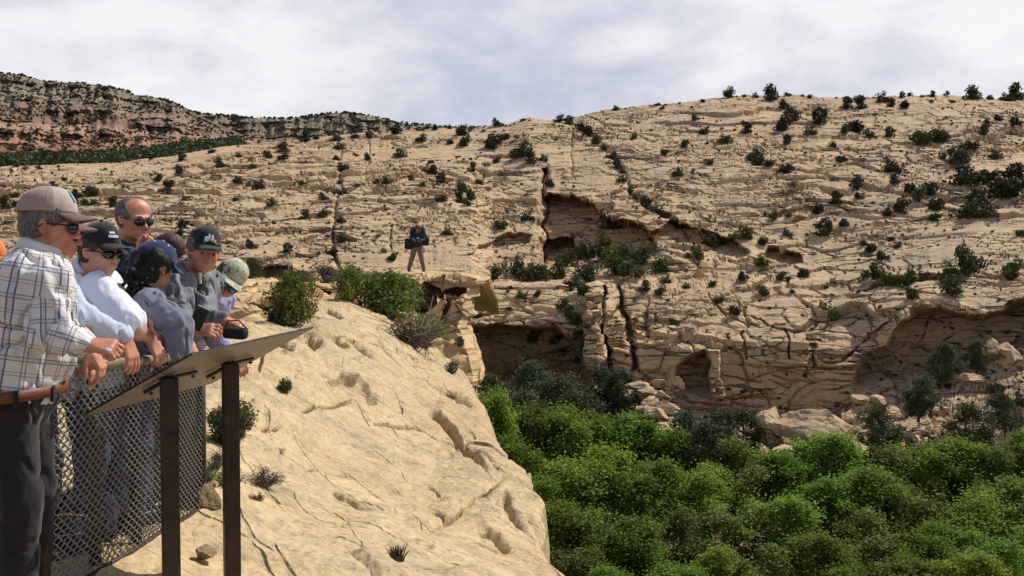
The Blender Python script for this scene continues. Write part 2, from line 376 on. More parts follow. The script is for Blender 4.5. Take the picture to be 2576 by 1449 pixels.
hollow([(1178, 640), (1200, 625), (1262, 600), (1290, 592), (1330, 600), (1325, 618), (1270, 632), (1220, 652), (1180, 655)], 2.0, 3)
hollow([(620, 690), (640, 660), (690, 650), (730, 655), (735, 690), (700, 712), (630, 715)], 5, 4)
hollow([(1150, 818), (1210, 822), (1300, 824), (1400, 830), (1440, 860), (1470, 920), (1490, 985), (1150, 995)], 9, 6)
hollow([(1700, 925), (1730, 900), (1778, 885), (1790, 920), (1786, 985), (1770, 1012), (1715, 1012), (1695, 975)], 3, 6)
hollow([(2150, 1000), (2152, 930), (2185, 895), (2225, 870), (2290, 800), (2350, 790), (2470, 805), (2560, 760), (2700, 740), (2700, 850), (2560, 880), (2480, 925), (2330, 960), (2220, 1000)], 6, 7)
hollow([(1985, 1085), (2030, 1075), (2075, 1120), (2060, 1140), (1990, 1140)], 3, 4)
for pl, wdt, m in [([(1370, 425), (1366, 500), (1362, 600), (1358, 690)], 7, 5), ([(1512, 730), (1515, 800), (1528, 870), (1545, 945)], 5, 3.2), ([(1552, 730), (1575, 790), (1590, 850), (1600, 930)], 7, 2.4),
                   ([(1400, 292), (1470, 330), (1535, 395), (1560, 430), (1585, 480), (1620, 520), (1660, 545), (1720, 575)], 7, 1.3), ([(852, 380), (850, 480), (842, 560), (832, 600), (848, 660)], 5, 1.3),
                   ([(928, 340), (922, 420), (928, 470)], 3, 1.0), ([(1440, 300), (1435, 350), (1442, 440)], 3, .8), ([(985, 570), (988, 620)], 3, 1),
                   ([(1870, 850), (1874, 900)], 3, .7), ([(1976, 840), (1978, 905)], 3, .8), ([(2040, 860), (2046, 925)], 4, 1.2), ([(1700, 560), (1760, 640), (1750, 700)], 3, .8),
                   ([(2120, 905), (2200, 830), (2280, 790)], 4, 1.0), ([(1850, 760), (1880, 800), (1960, 840), (2060, 850)], 3, .6), ([(1780, 740), (1820, 790), (1900, 830)], 3, .5),
                   ([(1640, 800), (1730, 860), (1760, 900)], 3, .6), ([(2180, 740), (2260, 700), (2400, 700)], 5, 1.5), ([(1460, 280), (1560, 330), (1650, 345)], 2.5, .7)]:
    dd, sd, _ = segd(Xj, Yj, pl); D = D+m*np.exp(-(dd/wdt)**2)
# raised slabs (left walls standing proud next to clefts)
D = D-2.2*polymask(Xj, Yj, [(1240, 560), (1362, 440), (1358, 690), (1240, 700), (1180, 690)], 20)*sstep(690, 560, Y)
D = D-2.5*polymask(Xj, Yj, [(1470, 735), (1508, 740), (1530, 900), (1500, 960), (1465, 900)], 6)
D = D-2.0*polymask(Xj, Yj, [(1788, 880), (1812, 880), (1822, 1000), (1790, 1010)], 3)
W = PX(X, Y, D)
N = NB
wx, wy, wz = W[..., 0], W[..., 1], W[..., 2]
R_, C_ = X.shape
# zones: how broken the rock is
rough = sstep(-0.15, 0.30, fbm(wx/17, wy/17, wz/9, 4, 11))
lowc = sstep(0, 1, (Y-np.interp(X, xs, ks[4][0]))/60)          # below the bench: blocky
warp = 1.6*fbm(wx/14, wy/14, wz/14, 3, 21)+0.35*fbm(wx/2.2, wy/2.2, wz/2.2, 3, 22)
tiltz = wz+0.05*wx*fbm(wx/60, wy/60, wz/60, 2, 5)+warp
disp = 0.9*fbm(wx/17, wy/17, wz/12, 3, 31)
def ledges(step, amp, s, lx, thr):
    amp = amp*1.3
    t = tiltz/step+1.3*fbm(wx/lx, wy/lx, wz/(lx*0.35), 3, s)
    k = np.floor(t); fr = t-k
    m = _h(k.astype(np.int64), (0*k).astype(np.int64), (0*k).astype(np.int64), s+3)
    lat = sstep(thr, thr+0.25, fbm(wx/(lx*0.55)+m*50, wy/(lx*0.55), k*7.7, 3, s+9))
    return amp*lat*(0.4+m)*(1-fr)**1.5*sstep(0.0, 0.10/step, fr)-(0.25+0.45*amp)*lat*np.exp(-(np.minimum(fr, 1-fr)*step/0.11)**2)
disp = disp+ledges(3.6, 0.60, 41, 22, -0.1)*(0.35+0.65*rough)
disp = disp+ledges(1.3, 0.50, 51, 9, -0.05)*(0.10+0.90*rough)
disp = disp+ledges(0.6, 0.20, 61, 5, 0.0)*(0.05+0.95*rough)
# broken plates
uu = wx/3.6+0.35*fbm(wx/3, wy/3, wz/3, 3, 71); vv = (wz+0.35*wy)/1.5+0.5*fbm(wx/4, wy/4, wz/4, 3, 72)
f1, f2, cid = voro(uu, vv, 5)
pm = sstep(-0.05, 0.30, fbm(wx/13, wy/13, wz/8, 4, 73))
pm = np.clip(pm+0.35*lowc, 0, 1); calm = 1-0.75*lowc*(X > 1500)
disp = disp+pm*(0.45*(cid-0.5)-0.55*calm*sstep(0.07, 0.015, f2-f1))
f1, f2, cid2 = voro(uu*2.6+9, vv*2.3, 15)
pm2 = sstep(-0.0, 0.3, fbm(wx/8, wy/8, wz/5, 4, 83))
disp = disp+pm2*(0.24*(cid2-0.5)-0.25*calm*sstep(0.10, 0.02, f2-f1))
# big blocks in the lower cliff
f1, f2, cid3 = voro(wx/6.5+0.4*fbm(wx/5, wy/5, wz/5, 3, 91), wz/3.2+0.4*fbm(wx/5, wy/5, wz/5, 3, 92), 25)
disp = disp+lowc*(X > 1150)*(1.1*(cid3-0.5)-0.25*sstep(0.04, 0.012, f2-f1))
disp = disp+0.12*fbm(wx/0.9, wy/0.9, wz/0.5, 3, 95)*(0.5+rough)
disp = disp-np.mean(disp[:200])
edge = sstep(0, 45, Y-Y[0][None])         # keep the skyline calmer
W2 = W+N*(disp*(0.25+0.75*edge))[..., None]
FARW = W2; FARY = Y
# back of the hill
back = []
for dy, dz in ((220, -60), (90, -18), (35, -5), (12, -1.2), (4, -0.1)):
    b = W2[0].copy(); b[:, 1] += dy; b[:, 2] += dz+0.4*fbm(b[:, 0]/9, b[:, 1]/9, 0*b[:, 0], 3, 5); back.append(b)
foot = []
for dy, dz in ((-1.5, -2), (-2, -8)):
    b = W2[-1].copy(); b[:, 1] += dy; b[:, 2] += dz; foot.append(b)
G = np.concatenate([np.array(back), W2, np.array(foot)], 0)
struct(link('hillside', mesh_np('hillside', G.reshape(-1, 3), grid_faces(*G.shape[:2]), [M_far])))
def on_far(px, py):
    """a point of the hillside seen at this place of the picture"""
    j = int(np.clip(round((px-xs[0])/(xs[1]-xs[0])), 0, NX-1))
    i = int(np.clip(np.searchsorted(FARY[:, j], py), 1, FARY.shape[0]-1))
    return FARW[i, j], D[i, j]

# ================================================================ near rock
T_ = np.array([(-900, 770), (300, 790), (500, 815), (560, 822), (640, 812), (700, 796), (760, 768), (800, 756), (830, 752), (870, 758), (910, 778), (960, 800), (985, 808), (1010, 826), (1035, 836), (1048, 862), (1075, 868), (1110, 900), (1150, 935), (1175, 962), (1190, 985), (1200, 1010), (1215, 1040), (1240, 1095), (1265, 1130), (1292, 1160), (1318, 1190), (1332, 1222), (1345, 1270), (1353, 1310), (1366, 1350), (1400, 1449), (1440, 1600), (1480, 1780)], float)
near_ctrl = [(-900, 1780, 2.6), (0, 1780, 3.15), (600, 1780, 3.55), (1288, 1780, 3.95), (1480, 1780, 4.6), (150, 1480, 4.05), (240, 1449, 4.25), (400, 1345, 5.05), (502, 1286, 5.8), (-900, 1300, 5.3), (-900, 1000, 9.6), (-900, 800, 18), (0, 1000, 9.8), (300, 900, 13.5), (0, 1300, 5.4), (300, 1200, 6.6),
             (600, 1449, 4.8), (800, 1449, 5.3), (1000, 1449, 6.0), (1200, 1449, 6.8), (1400, 1449, 8.2), (1345, 1270, 11.0), (1240, 1095, 15), (1190, 985, 19), (1110, 900, 21.5), (1010, 826, 22.5), (830, 752, 22.5), (700, 796, 18), (560, 822, 15), (500, 815, 16),
             (620, 1150, 8.4), (600, 1000, 10.8), (760, 1000, 12.6), (900, 1000, 14.5), (1050, 1000, 16.5), (850, 860, 17.0), (1000, 900, 18.5), (900, 1200, 10.2), (1100, 1200, 11.6), (1150, 1300, 9.3), (800, 1300, 7.4), (950, 1330, 7.5), (700, 1360, 6.0)]
fN = tps(near_ctrl, 3e-5)
NXn = 1250
xn = np.concatenate([np.linspace(-900, 40, 130, endpoint=False), np.linspace(40, 1480, NXn-130)])
tn = np.interp(xn, T_[:, 0], T_[:, 1])+3.5*fbm(xn/28, 0*xn, 0*xn, 4, 8)
NR = 470
vv_ = np.linspace(0, 1, NR)**1.15
Yn = tn[None]+(1785-tn)[None]*vv_[:, None]; Xn = np.broadcast_to(xn, Yn.shape).copy()
Dn = fN(Xn, Yn)
NEARD0 = Dn.copy()
# roll the rim over
rim = (Yn-tn[None]); 
rollw = np.interp(Xn, [-900, 700, 900, 1100, 1480], [10, 12, 26, 40, 60])
Dn = Dn*(1+0.06*np.exp(-(rim/rollw*1.6)**1.2))
Wn = PX(Xn, Yn, Dn); Nn = grid_normals(Wn); Nn[Nn[..., 2] < 0] *= -1
ax_, ay_, az_ = Wn[..., 0], Wn[..., 1], Wn[..., 2]
dist = Dn/10.0
trail = np.clip(sstep(420, 250, Xn)+sstep(560, 380, Xn-0*(Yn))*0, 0, 1)   # the ground of the lookout is flatter
soft = 1-0.85*sstep(520, 380, Xn-0.35*(1449-Yn)*(Yn > 1250))*1.0
dn = 0.14*fbm(ax_/2.6, ay_/3.4, az_/2.6, 3, 101)*soft+0.035*fbm(ax_/0.5, ay_/0.6, az_/0.5, 4, 102)
# bedding laminae running down to the right
lam = (ay_*0.55+ax_*0.85)*1.0+0.5*fbm(ax_/1.6, ay_/1.6, az_, 3, 103)
for stp, am, sd_ in ((0.85, 0.12, 104), (0.36, 0.05, 105)):
    t = lam/stp+0.8*fbm(ax_/2.0, ay_/2.0, az_, 3, sd_); k = np.floor(t); fr = t-k
    mm = sstep(-0.02, 0.25, fbm(ax_/(stp*1.8), ay_/(stp*2.2), k*5.1, 3, sd_+20))
    dn = dn+am*mm*soft*fr*sstep(1.0, 0.72, fr)
bl = sstep(0.05, 0.35, fbm(ax_/2.6, ay_/3.4, az_/2, 4, 117))*soft
f1, f2, cidn = voro(ax_/0.9+0.4*fbm(ax_, ay_, az_, 3, 118), ay_/1.5+0.4*fbm(ax_, ay_, az_, 3, 119), 35)
dn = dn+bl*(0.14*(cidn-0.5)-0.07*sstep(0.10, 0.02, f2-f1))
bl2 = sstep(-0.02, 0.25, fbm(ax_/1.5, ay_/2.0, az_/1.5, 4, 177))*(0.25+0.75*soft)
f1, f2, cidm = voro(ax_/0.26+0.5*fbm(ax_/.5, ay_/.5, az_/.5, 3, 178), ay_/0.5+0.5*fbm(ax_/.5, ay_/.5, az_/.5, 3, 179), 36)
dn = dn+bl2*0.045*(cidm-0.5)*sstep(0.0, 0.22, f2-f1)
dn = dn+0.012*fbm(ax_/0.09, ay_/0.13, az_/0.09, 3, 180)
# pitted zones
pit = fbm(ax_/0.16, ay_/0.2, az_/0.16, 3, 130)
dn = dn-0.03*sstep(0.25, 0.6, pit)*sstep(0.0, 0.3, fbm(ax_/1.3, ay_/1.6, az_, 3, 131))*soft
Xq = Xn+6*fbm(Xn/30, Yn/30, 0*Xn, 3, 140); Yq = Yn+6*fbm(Xn/30, Yn/30, 0*Xn, 3, 141)
def groove(pl, wd, dep, side=0.0, sw=30):
    """a crack along a line; the rock on one side stands proud"""
    global dn
    dd, sd2, tt = segd(Xq, Yq, pl); taper = np.clip(np.minimum(tt, 1-tt)*6, 0.15, 1)
    s_ = Dn/12
    dn = dn-dep*s_*taper*np.exp(-(dd/wd)**2)
    ln = math.hypot(pl[-1][0]-pl[0][0], pl[-1][1]-pl[0][1]); side = side*max(0, min(1, (ln-90)/130)); wd = wd*0.6; dep = dep*0.25
    if side: dn = dn+0.3*abs(side)*s_*taper*np.exp(-(dd/(1.6*sw))**2)*(sd2*np.sign(side) > 0)
groove([(1078, 1033), (1110, 1062), (1150, 1110), (1180, 1150), (1218, 1192)], 5, .30, .20, 40)
groove([(1120, 985), (1150, 1000), (1190, 1030)], 5, .25, .2, 30)
groove([(832, 1222), (870, 1245), (905, 1272)], 4.5, .18, .10, 30)
groove([(1080, 1222), (1110, 1250), (1130, 1265)], 4.5, .2, .10, 25)
groove([(1210, 1130), (1235, 1165), (1250, 1190)], 4, .2, .1, 20)
groove([(935, 1068), (980, 1072), (1065, 1085)], 3, .12, .06, 20)
groove([(760, 1030), (830, 1018), (890, 1010)], 3, .1, .05, 20)
groove([(1270, 1235), (1290, 1290), (1330, 1330)], 6, .25, .15, 30)
groove([(1200, 1335), (1245, 1360), (1280, 1400)], 6, .22, .1, 30)
groove([(840, 860), (870, 885)], 4, .2, .1, 20); groove([(880, 870), (935, 905)], 4, .25, .15, 25); groove([(700, 860), (735, 880)], 6, .3, .1, 20)
groove([(770, 855), (800, 880)], 7, .3, .15, 20); groove([(815, 780), (860, 800)], 3.5, .2, .1, 20); groove([(850, 945), (900, 965)], 3, .12, .05, 15)
groove([(655, 1075), (690, 1080), (705, 1072)], 3, .12, .05, 15); groove([(520, 1240), (545, 1225), (555, 1205)], 4, .06, .05, 20)
groove([(660, 885), (658, 930)], 2.5, .12); groove([(1060, 1350), (1130, 1310), (1200, 1240), (1290, 1200)], 8, .05, .10, 60)
groove([(820, 1380), (880, 1450), (960, 1540)], 6, .05, .06, 50); groove([(1090, 1285), (1120, 1310), (1150, 1300)], 5, .25, .15, 18)
# the orange hollow
hm = polymask(Xq, Yq, [(828, 958), (870, 955), (905, 965), (918, 985), (945, 1018), (925, 1020), (880, 992), (845, 975)], 4)
dn = dn-0.10*hm+0.05*np.exp(-(segd(Xq, Yq, [(828, 950), (880, 945), (925, 965)])[0]/14)**2)
Wn2 = Wn+Nn*dn[..., None]
NEARW = Wn2; NEARY = Yn
top = Wn2[0]; rx = np.interp(xn, [500, 900, 1150, 1500], [0.0, 0.25, 0.8, 1.0])
ext = []
for k, (a, dz) in enumerate([(14, -16), (6, -14), (3.2, -8), (1.9, -3.6), (1.0, -1.2), (0.45, -0.35)]):
    b = top.copy(); sd3 = np.interp(xn, [640, 900, 1100], [0.12, 0.6, 1.0])
    lowr = np.interp(xn, [1150, 1300], [1, 0.22]); b[:, 0] += a*rx*0.5*lowr; b[:, 1] += a*(1-0.55*rx)*1.0*np.interp(xn, [1150, 1300], [1, 0.6]); b[:, 2] += dz*sd3*np.interp(xn, [1150, 1300], [1, 1.5])
    b += (0.25*a*0.4)*np.stack([fbm(b[:, 0]/1.5, b[:, 1]/1.5, b[:, 2]/1.5, 3, 150+k)*q for q in (1, 1, 0.4)], -1); ext.append(b)
Gn = np.concatenate([np.array(ext), Wn2], 0)
# surface mesh
struct(link('ground', mesh_np('ground', Gn.reshape(-1, 3), grid_faces(*Gn.shape[:2]), [M_near], smooth=False)))
def on_near(px, py):
    j = int(np.argmin(abs(xn-px))); i = int(np.clip(np.searchsorted(NEARY[:, j], py), 1, NEARY.shape[0]-1))
    return NEARW[i, j], Dn[i, j]
_gx = NEARW[..., 0].ravel(); _gy = NEARW[..., 1].ravel(); _gz = NEARW[..., 2].ravel()
def ground_z(x, y):
    i = np.argmin((_gx-x)**2+(_gy-y)**2); return float(_gz[i])

# ================================================================ ledge with the overhanging lip
Ux = np.array([(-700, 700), (300, 705), (500, 714), (560, 712), (640, 708), (700, 712), (760, 716), (820, 712), (880, 716), (940, 712), (985, 700), (1010, 690), (1050, 684), (1100, 680), (1150, 684), (1190, 692), (1204, 706)], float)
Rr = np.array([(600, 1190), (692, 1190), (704, 1204), (714, 1198), (722, 1180), (740, 1170), (770, 1168), (800, 1160), (850, 1163), (880, 1172), (905, 1180), (950, 1190), (968, 1188), (985, 1172), (1050, 1168), (1200, 1165)], float)
fL = tps([(-700, 700, 26), (-700, 1100, 20), (300, 705, 26), (300, 1000, 21), (540, 714, 25), (560, 765, 22.5), (560, 850, 22), (700, 712, 27), (700, 780, 24), (700, 1000, 22), (800, 716, 29), (800, 830, 26), (900, 716, 31), (900, 800, 28), (900, 1000, 25), (1050, 684, 34), (1050, 703, 31.6), (1050, 800, 31), (1200, 704, 31.5), (1150, 684, 33.5), (1160, 800, 30.5), (1185, 950, 28.5), (1050, 1000, 27), (1168, 1050, 27)], 1e-5)
un = np.linspace(0, 1, 640)**0.8; NLr = 200
xnom = -700+un*(1204+700); ytop = np.interp(xnom, Ux[:, 0], Ux[:, 1])+2.5*fbm(xnom/16, 0*xnom, 0*xnom, 4, 201)
vl = np.linspace(0, 1, NLr)**1.3
Yl = ytop[None]+(1090-ytop)[None]*vl[:, None]
Rx = np.interp(Yl, Rr[:, 0], Rr[:, 1])+5*fbm(0*Yl, Yl/16, 0*Yl, 3, 202)
Xl = -700+un[None]*(Rx+700)
Dl = fL(Xl, Yl)
Xlj = Xl+6*fbm(Xl/22, Yl/22, 0*Xl, 3, 203); Ylj = Yl+4*fbm(Xl/22, Yl/22, 0*Xl, 3, 204)
Dl = Dl+2.2*polymask(Xlj, Ylj, [(1020, 716), (1070, 708), (1120, 716), (1172, 722), (1150, 745), (1100, 765), (1060, 800), (1010, 770), (960, 745)], 3)
Dl = Dl+1.6*polymask(Xlj, Ylj, [(480, 775), (560, 770), (660, 760), (700, 770), (680, 792), (560, 800), (480, 800)], 3)
Dl = Dl+1.2*np.exp(-(segd(Xlj, Ylj, [(1130, 760), (1110, 820), (1125, 870)])[0]/7)**2)+1.0*np.exp(-(segd(Xlj, Ylj, [(760, 724), (850, 742), (900, 760)])[0]/5)**2)
Wl = PX(Xl, Yl, Dl); Nl = grid_normals(Wl); Nl[Nl[..., 1] > 0] *= -1
bx, by, bz = Wl[..., 0], Wl[..., 1], Wl[..., 2]
dl = 0.5*fbm(bx/2.2, by/2.2, bz/1.4, 4, 211)
tz = bz+0.2*fbm(bx/3, by/3, bz/3, 3, 212)
for stp, am, s_ in ((0.5, .24, 213), (0.2, .10, 214)):
    t = tz/stp+0.6*fbm(bx/3, by/3, bz, 3, s_); k = np.floor(t); fr = t-k
    dl = dl+am*sstep(-0.2, 0.2, fbm(bx/2, by/2, k*3.3, 3, s_+7))*(1-fr)*sstep(0, .12, fr)
f1, f2, cl_ = voro(bx/0.8+0.4*fbm(bx, by, bz, 3, 218), bz/0.5+0.4*fbm(bx, by, bz, 3, 219), 45)
dl = dl+(0.22*(cl_-0.5)-0.12*sstep(.12, .03, f2-f1))*sstep(-.1, .2, fbm(bx/3, by/3, bz/2, 3, 220))
Wl2 = Wl+Nl*(dl*(0.15+0.85*sstep(0, 10, Yl-ytop[None])))[..., None]
LEDW = Wl2; LEDY = Yl; LEDX = Xl
bk = []
for dy, dz in ((34, -3.2), (22, -1.8), (12, -1.0), (6, -0.5), (2.5, -0.12)):
    b = Wl2[0].copy(); b[:, 1] += dy; b[:, 2] += dz+0.3*fbm(b[:, 0]/2, b[:, 1]/2, 0*b[:, 0], 3, 5); bk.append(b)
Gl = np.concatenate([np.array(bk), Wl2], 0)
sidec = []                                 # wrap the right flank round the back
for dx, dy in ((0.25, 0.5), (0.3, 1.6), (-0.2, 4.5), (-1.5, 12)):
    c = Gl[:, -1].copy(); c[:, 0] += dx; c[:, 1] += dy; sidec.append(c[:, None])
Gl = np.concatenate([Gl]+sidec, 1)
struct(link('rock_ledge_ground', mesh_np('ledge', Gl.reshape(-1, 3), grid_faces(*Gl.shape[:2]), [M_ledge])))
def on_ledge(px, py):
    i = np.argmin((LEDX-px)**2+(LEDY-py)**2); return LEDW.reshape(-1, 3)[i], float(Dl.ravel()[i])

# ================================================================ canyon floor and far plain
nx, ny = 260, 160
gx, gy = np.meshgrid(np.linspace(-25, 130, nx), np.linspace(22, 100, ny))
gz = -15.2+1.1*fbm(gx/14, gy/14, 0*gx, 4, 301)+0.3*fbm(gx/2, gy/2, 0*gx, 3, 302)+1.5*sstep(66, 92, gy)
FLOOR = (gx, gy, gz)
struct(link('canyon_floor_ground', mesh_np('floor', np.stack([gx, gy, gz], -1).reshape(-1, 3), grid_faces(ny, nx), [M_soil])))
def floor_z(x, y):
    i = np.argmin((gx-x)**2+(gy-y)**2); return float(gz.ravel()[i])
gm = np.array([(-9000, -3000, -19), (9000, -3000, -19), (9000, 12000, -19), (-9000, 12000, -19)], float)
struct(link('plain_ground', mesh_np('plain', gm, np.array([[0, 1, 2, 3]]), [M_soil])))

# ================================================================ mesas
def mesa(name, tops, rows, x0, x1, ncol, nrow, seed, amp):
    xm = np.linspace(x0, x1, ncol); tt = np.array(tops, float)
    yt = np.interp(xm, tt[:, 0], tt[:, 1])+2.2*fbm(xm/30, 0*xm, 0*xm, 5, seed)
    ys = []; ds = []
    for k in range(len(rows)-1):
        (f0, d0), (f1_, d1) = rows[k], rows[k+1]
        m = max(2, int(nrow*(f1_-f0)))
        for q in range(m):
            t = q/m; ys.append(f0+(f1_-f0)*t); ds.append(1/((1-t)/d0+t/d1))
    ys.append(rows[-1][0]); ds.append(rows[-1][1]); ys = np.array(ys)[:, None]; ds = np.array(ds)[:, None]
    Ym = yt[None]+(440-yt)[None]*ys; Xm = np.broadcast_to(xm, Ym.shape); Dm = np.broadcast_to(ds, Ym.shape)
    gul = fbm(Xm/45, Ym/500, 0*Xm, 4, seed+1)
    Dm = Dm*(1+amp*gul+0.4*amp*fbm(Xm/12, Ym/40, 0*Xm, 3, seed+2))
    Wm = PX(Xm, Ym, Dm); z = Wm[..., 2]
    t = z/13.0+0.8*fbm(Xm/160, Ym/160, 0*Xm, 3, seed+3); fr = t-np.floor(t)
    Wm = Wm.copy(); Wm[..., 1] -= 10*(1-fr)*sstep(0, .15, fr)*sstep(-.3, .2, fbm(Xm/40, np.floor(t), 0*Xm, 3, seed+4))
    Wm += 2.5*np.stack([fbm(Wm[..., 0]/14, Wm[..., 1]/14, z/7, 3, seed+5+q) for q in range(3)], -1)
    bk = []
    for dy, dz in ((900, -140), (300, 0), (60, 0)):
        b = Wm[0].copy(); b[:, 1] += dy; b[:, 2] += dz; bk.append(b)
    Gm = np.concatenate([np.array(bk), Wm], 0)
    struct(link(name, mesh_np(name, Gm.reshape(-1, 3), grid_faces(*Gm.shape[:2]), [M_mesa])))
    return Xm, Ym, Wm
MESA_A = mesa('mesa_hill', [(-900, 120), (-300, 158), (0, 187), (60, 192), (130, 206), (230, 214), (290, 220), (330, 238), (360, 246), (410, 252), (440, 262), (480, 292), (530, 314), (580, 336), (640, 356), (720, 378), (800, 400)],
              [(0, 900), (0.15, 860), (0.3, 780), (0.42, 760), (0.55, 720), (0.66, 700), (0.84, 560), (0.93, 330), (1.0, 190)], -900, 800, 700, 230, 401, 0.03)
MESA_B = mesa('far_mesa_hill', [(200, 238), (350, 247), (420, 252), (445, 262), (480, 281), (560, 290), (640, 296), (700, 298), (760, 293), (830, 284), (870, 284), (930, 292), (1000, 308), (1100, 318), (1400, 330)],
              [(0, 1500), (0.35, 1450), (0.45, 1400), (0.6, 1300), (0.8, 1100), (1.0, 800)], 200, 1400, 420, 110, 431, 0.02)
# ---------------------------------------------------------------- foliage
def leaf_mat(name, c0, c1, c2, trans=0.25, woody=False):
    t = NT(name); co = t.coord('Object'); oi = t.n('ShaderNodeObjectInfo')
    n = t.noise(co, 1.1 if not woody else 3, 3, 0.6); n2 = t.noise(co, 9, 2)
    c = t.ramp(t.math('ADD', t.math('MULTIPLY', n, 0.6), t.math('MULTIPLY', n2, 0.4)), [(0.36, c0), (0.5, c1), (0.64, c2)])
    hs = t.n('ShaderNodeHueSaturation'); t.l(c, hs.inputs['Color'])
    t.l(t.math('ADD', 0.74, t.math('MULTIPLY', oi.outputs['Random'], 0.56)), hs.inputs['Value'])
    t.l(t.math('ADD', 0.475, t.math('MULTIPLY', t.math('FRACT', t.math('MULTIPLY', oi.outputs['Random'], 7.3)), 0.035)), hs.inputs['Hue'])
    t.color(hs.outputs[0]); t.rough(0.7); t.b.inputs['Specular IOR Level'].default_value = 0.2
    if trans:
        tr = t.n('ShaderNodeBsdfTranslucent'); t.l(hs.outputs[0], tr.inputs[0]); mx_ = t.n('ShaderNodeMixShader'); mx_.inputs[0].default_value = trans
        t.l(t.b.outputs[0], mx_.inputs[1]); t.l(tr.outputs[0], mx_.inputs[2]); t.l(mx_.outputs[0], t.out.inputs[0])
    return t.m
M_bark = flat_mat('bark', (0.10, 0.075, 0.055), 0.95, 0.35, 12)
M_twig = flat_mat('twig', (0.17, 0.14, 0.11), 0.95, 0.3, 20)
M_jun = leaf_mat('juniper_leaf', (0.022, 0.030, 0.014), (0.042, 0.052, 0.022), (0.070, 0.078, 0.036), 0.12)
M_sage = leaf_mat('sage_leaf', (0.055, 0.062, 0.042), (0.095, 0.10, 0.068), (0.14, 0.14, 0.10), 0.12)
M_oliv = leaf_mat('olive_leaf', (0.045, 0.060, 0.018), (0.075, 0.095, 0.028), (0.11, 0.13, 0.045), 0.2)
M_cott = leaf_mat('cottonwood_leaf', (0.09, 0.15, 0.018), (0.17, 0.265, 0.036), (0.26, 0.375, 0.06), 0.5)
M_russ = leaf_mat('willow_leaf', (0.050, 0.066, 0.030), (0.085, 0.105, 0.050), (0.120, 0.140, 0.072), 0.2)
M_bright = leaf_mat('bright_shrub_leaf', (0.075, 0.105, 0.018), (0.125, 0.170, 0.03), (0.19, 0.24, 0.055), 0.3)
M_dry = leaf_mat('dry_leaf', (0.10, 0.07, 0.05), (0.16, 0.12, 0.08), (0.22, 0.17, 0.11), 0.1)
def leaves(cen, size, r, up=0.4, asp=0.6, npr=None):
    """cards at the points cen (n,3)"""
    n = len(cen); d = r.normal(size=(n, 3)); d[:, 2] += up; d /= np.linalg.norm(d, axis=1, keepdims=True)
    a = np.cross(d, r.normal(size=(n, 3))); a /= np.linalg.norm(a, axis=1, keepdims=True); b = np.cross(d, a)
    s = size*r.uniform(0.6, 1.4, (n, 1))
    # kite-shaped
    v = np.stack([cen-a*s, cen-b*s*asp+a*s*0.1, cen+a*s, cen+b*s*asp+a*s*0.1], 1)
    return v.reshape(-1, 3), np.arange(4*n).reshape(n, 4)
def lobe_points(lobes, n, r, inner=0.35):
    """points in the shells of a set of lobes (cx,cy,cz,rx,ry,rz)"""
    L = np.array(lobes); wgt = (L[:, 3]*L[:, 4]*L[:, 5])**(2/3); idx = r.choice(len(L), n, p=wgt/wgt.sum())
    d = r.normal(size=(n, 3)); d /= np.linalg.norm(d, axis=1, keepdims=True)
    rad = (inner+(1-inner)*r.random(n)**0.5)[:, None]
    rad = rad*(1+0.22*fbm(d[:, 0]*2.5+idx*7, d[:, 1]*2.5, d[:, 2]*2.5, 2, 5)[:, None]*1.6)
    return L[idx, :3]+d*rad*L[idx, 3:6]
def bush_mesh(name, mat, seed, nleaf=700, size=0.085, flat=0.75, spread=1.0, bare=0.0, nl=9, asp=0.5, twigs=10):
    """a shrub one metre across"""
    r = np.random.default_rng(seed); lob = []
    for i in range(nl):
        a = r.uniform(0, 6.28); q = r.uniform(0.02, 0.36)*spread; s = r.uniform(0.09, 0.22)
        lob.append((q*math.cos(a), q*math.sin(a), flat*(0.08+r.uniform(0, 0.58)*(1-q)), s*r.uniform(.8, 1.3), s*r.uniform(.8, 1.3), s*r.uniform(.7, 1.1)))
    P = lobe_points(lob, nleaf, r); k_ = r.random(nleaf) < 0.2; P[k_] += r.normal(size=(k_.sum(), 3))*0.05; P = P[P[:, 2] > 0.0]
    v, f = leaves(P, size, r, 0.3, asp); v = list(map(tuple, v)); f = list(map(tuple, f)); nf = len(f)
    mb = MB()
    for i in range(twigs):
        L = lob[i % nl]; c = Vector(L[:3]); m_ = c*0.5+Vector(r.normal(size=3)*0.04)
        e_ = c+Vector(r.normal(size=3))*L[3]*(0.6+bare)
        mb.tube([Vector((r.normal()*0.03, r.normal()*0.03, -0.08)), m_, c, e_], [0.022, 0.016, 0.010, 0.004], 4, cap=False)
    n0 = len(v); v += mb.v; f += [tuple(i+n0 for i in q) for q in mb.f]
    me = bpy.data.meshes.new(name); me.from_pydata(v, [], f); me.materials.append(mat); me.materials.append(M_twig)
    me.polygons.foreach_set('material_index', [0]*nf+[1]*(len(f)-nf)); me.update(); return me
BUSH = {
 'juniper': [bush_mesh('juniper', M_jun, 11+i, 620, 0.062, 0.85+0.1*i, 1.0, nl=8+2*i) for i in range(4)],
 'sage': [bush_mesh('sage', M_sage, 31+i, 480, 0.050, 0.6, 1.25, nl=10, asp=0.35, twigs=18, bare=0.5) for i in range(3)],
 'olive': [bush_mesh('olive', M_oliv, 51+i, 620, 0.060, 0.9, 1.0, nl=9, asp=0.45, twigs=12, bare=0.3) for i in range(3)],
}
def z5(a): return [(872.1+x/2.743, 201.2+y/2.743, w/2.743) for x, y, w in a]
def z4(a): return [(x/2.743, 167.7+y/2.743, w/2.743) for x, y, w in a]
def z6(a): return [(1677+x/2.866, 167.7+y/2.866, w/2.866) for x, y, w in a]
def z2(a): return [(1140.4+x/2.4155, 603.7+y/2.4155, w/2.4155) for x, y, w in a]
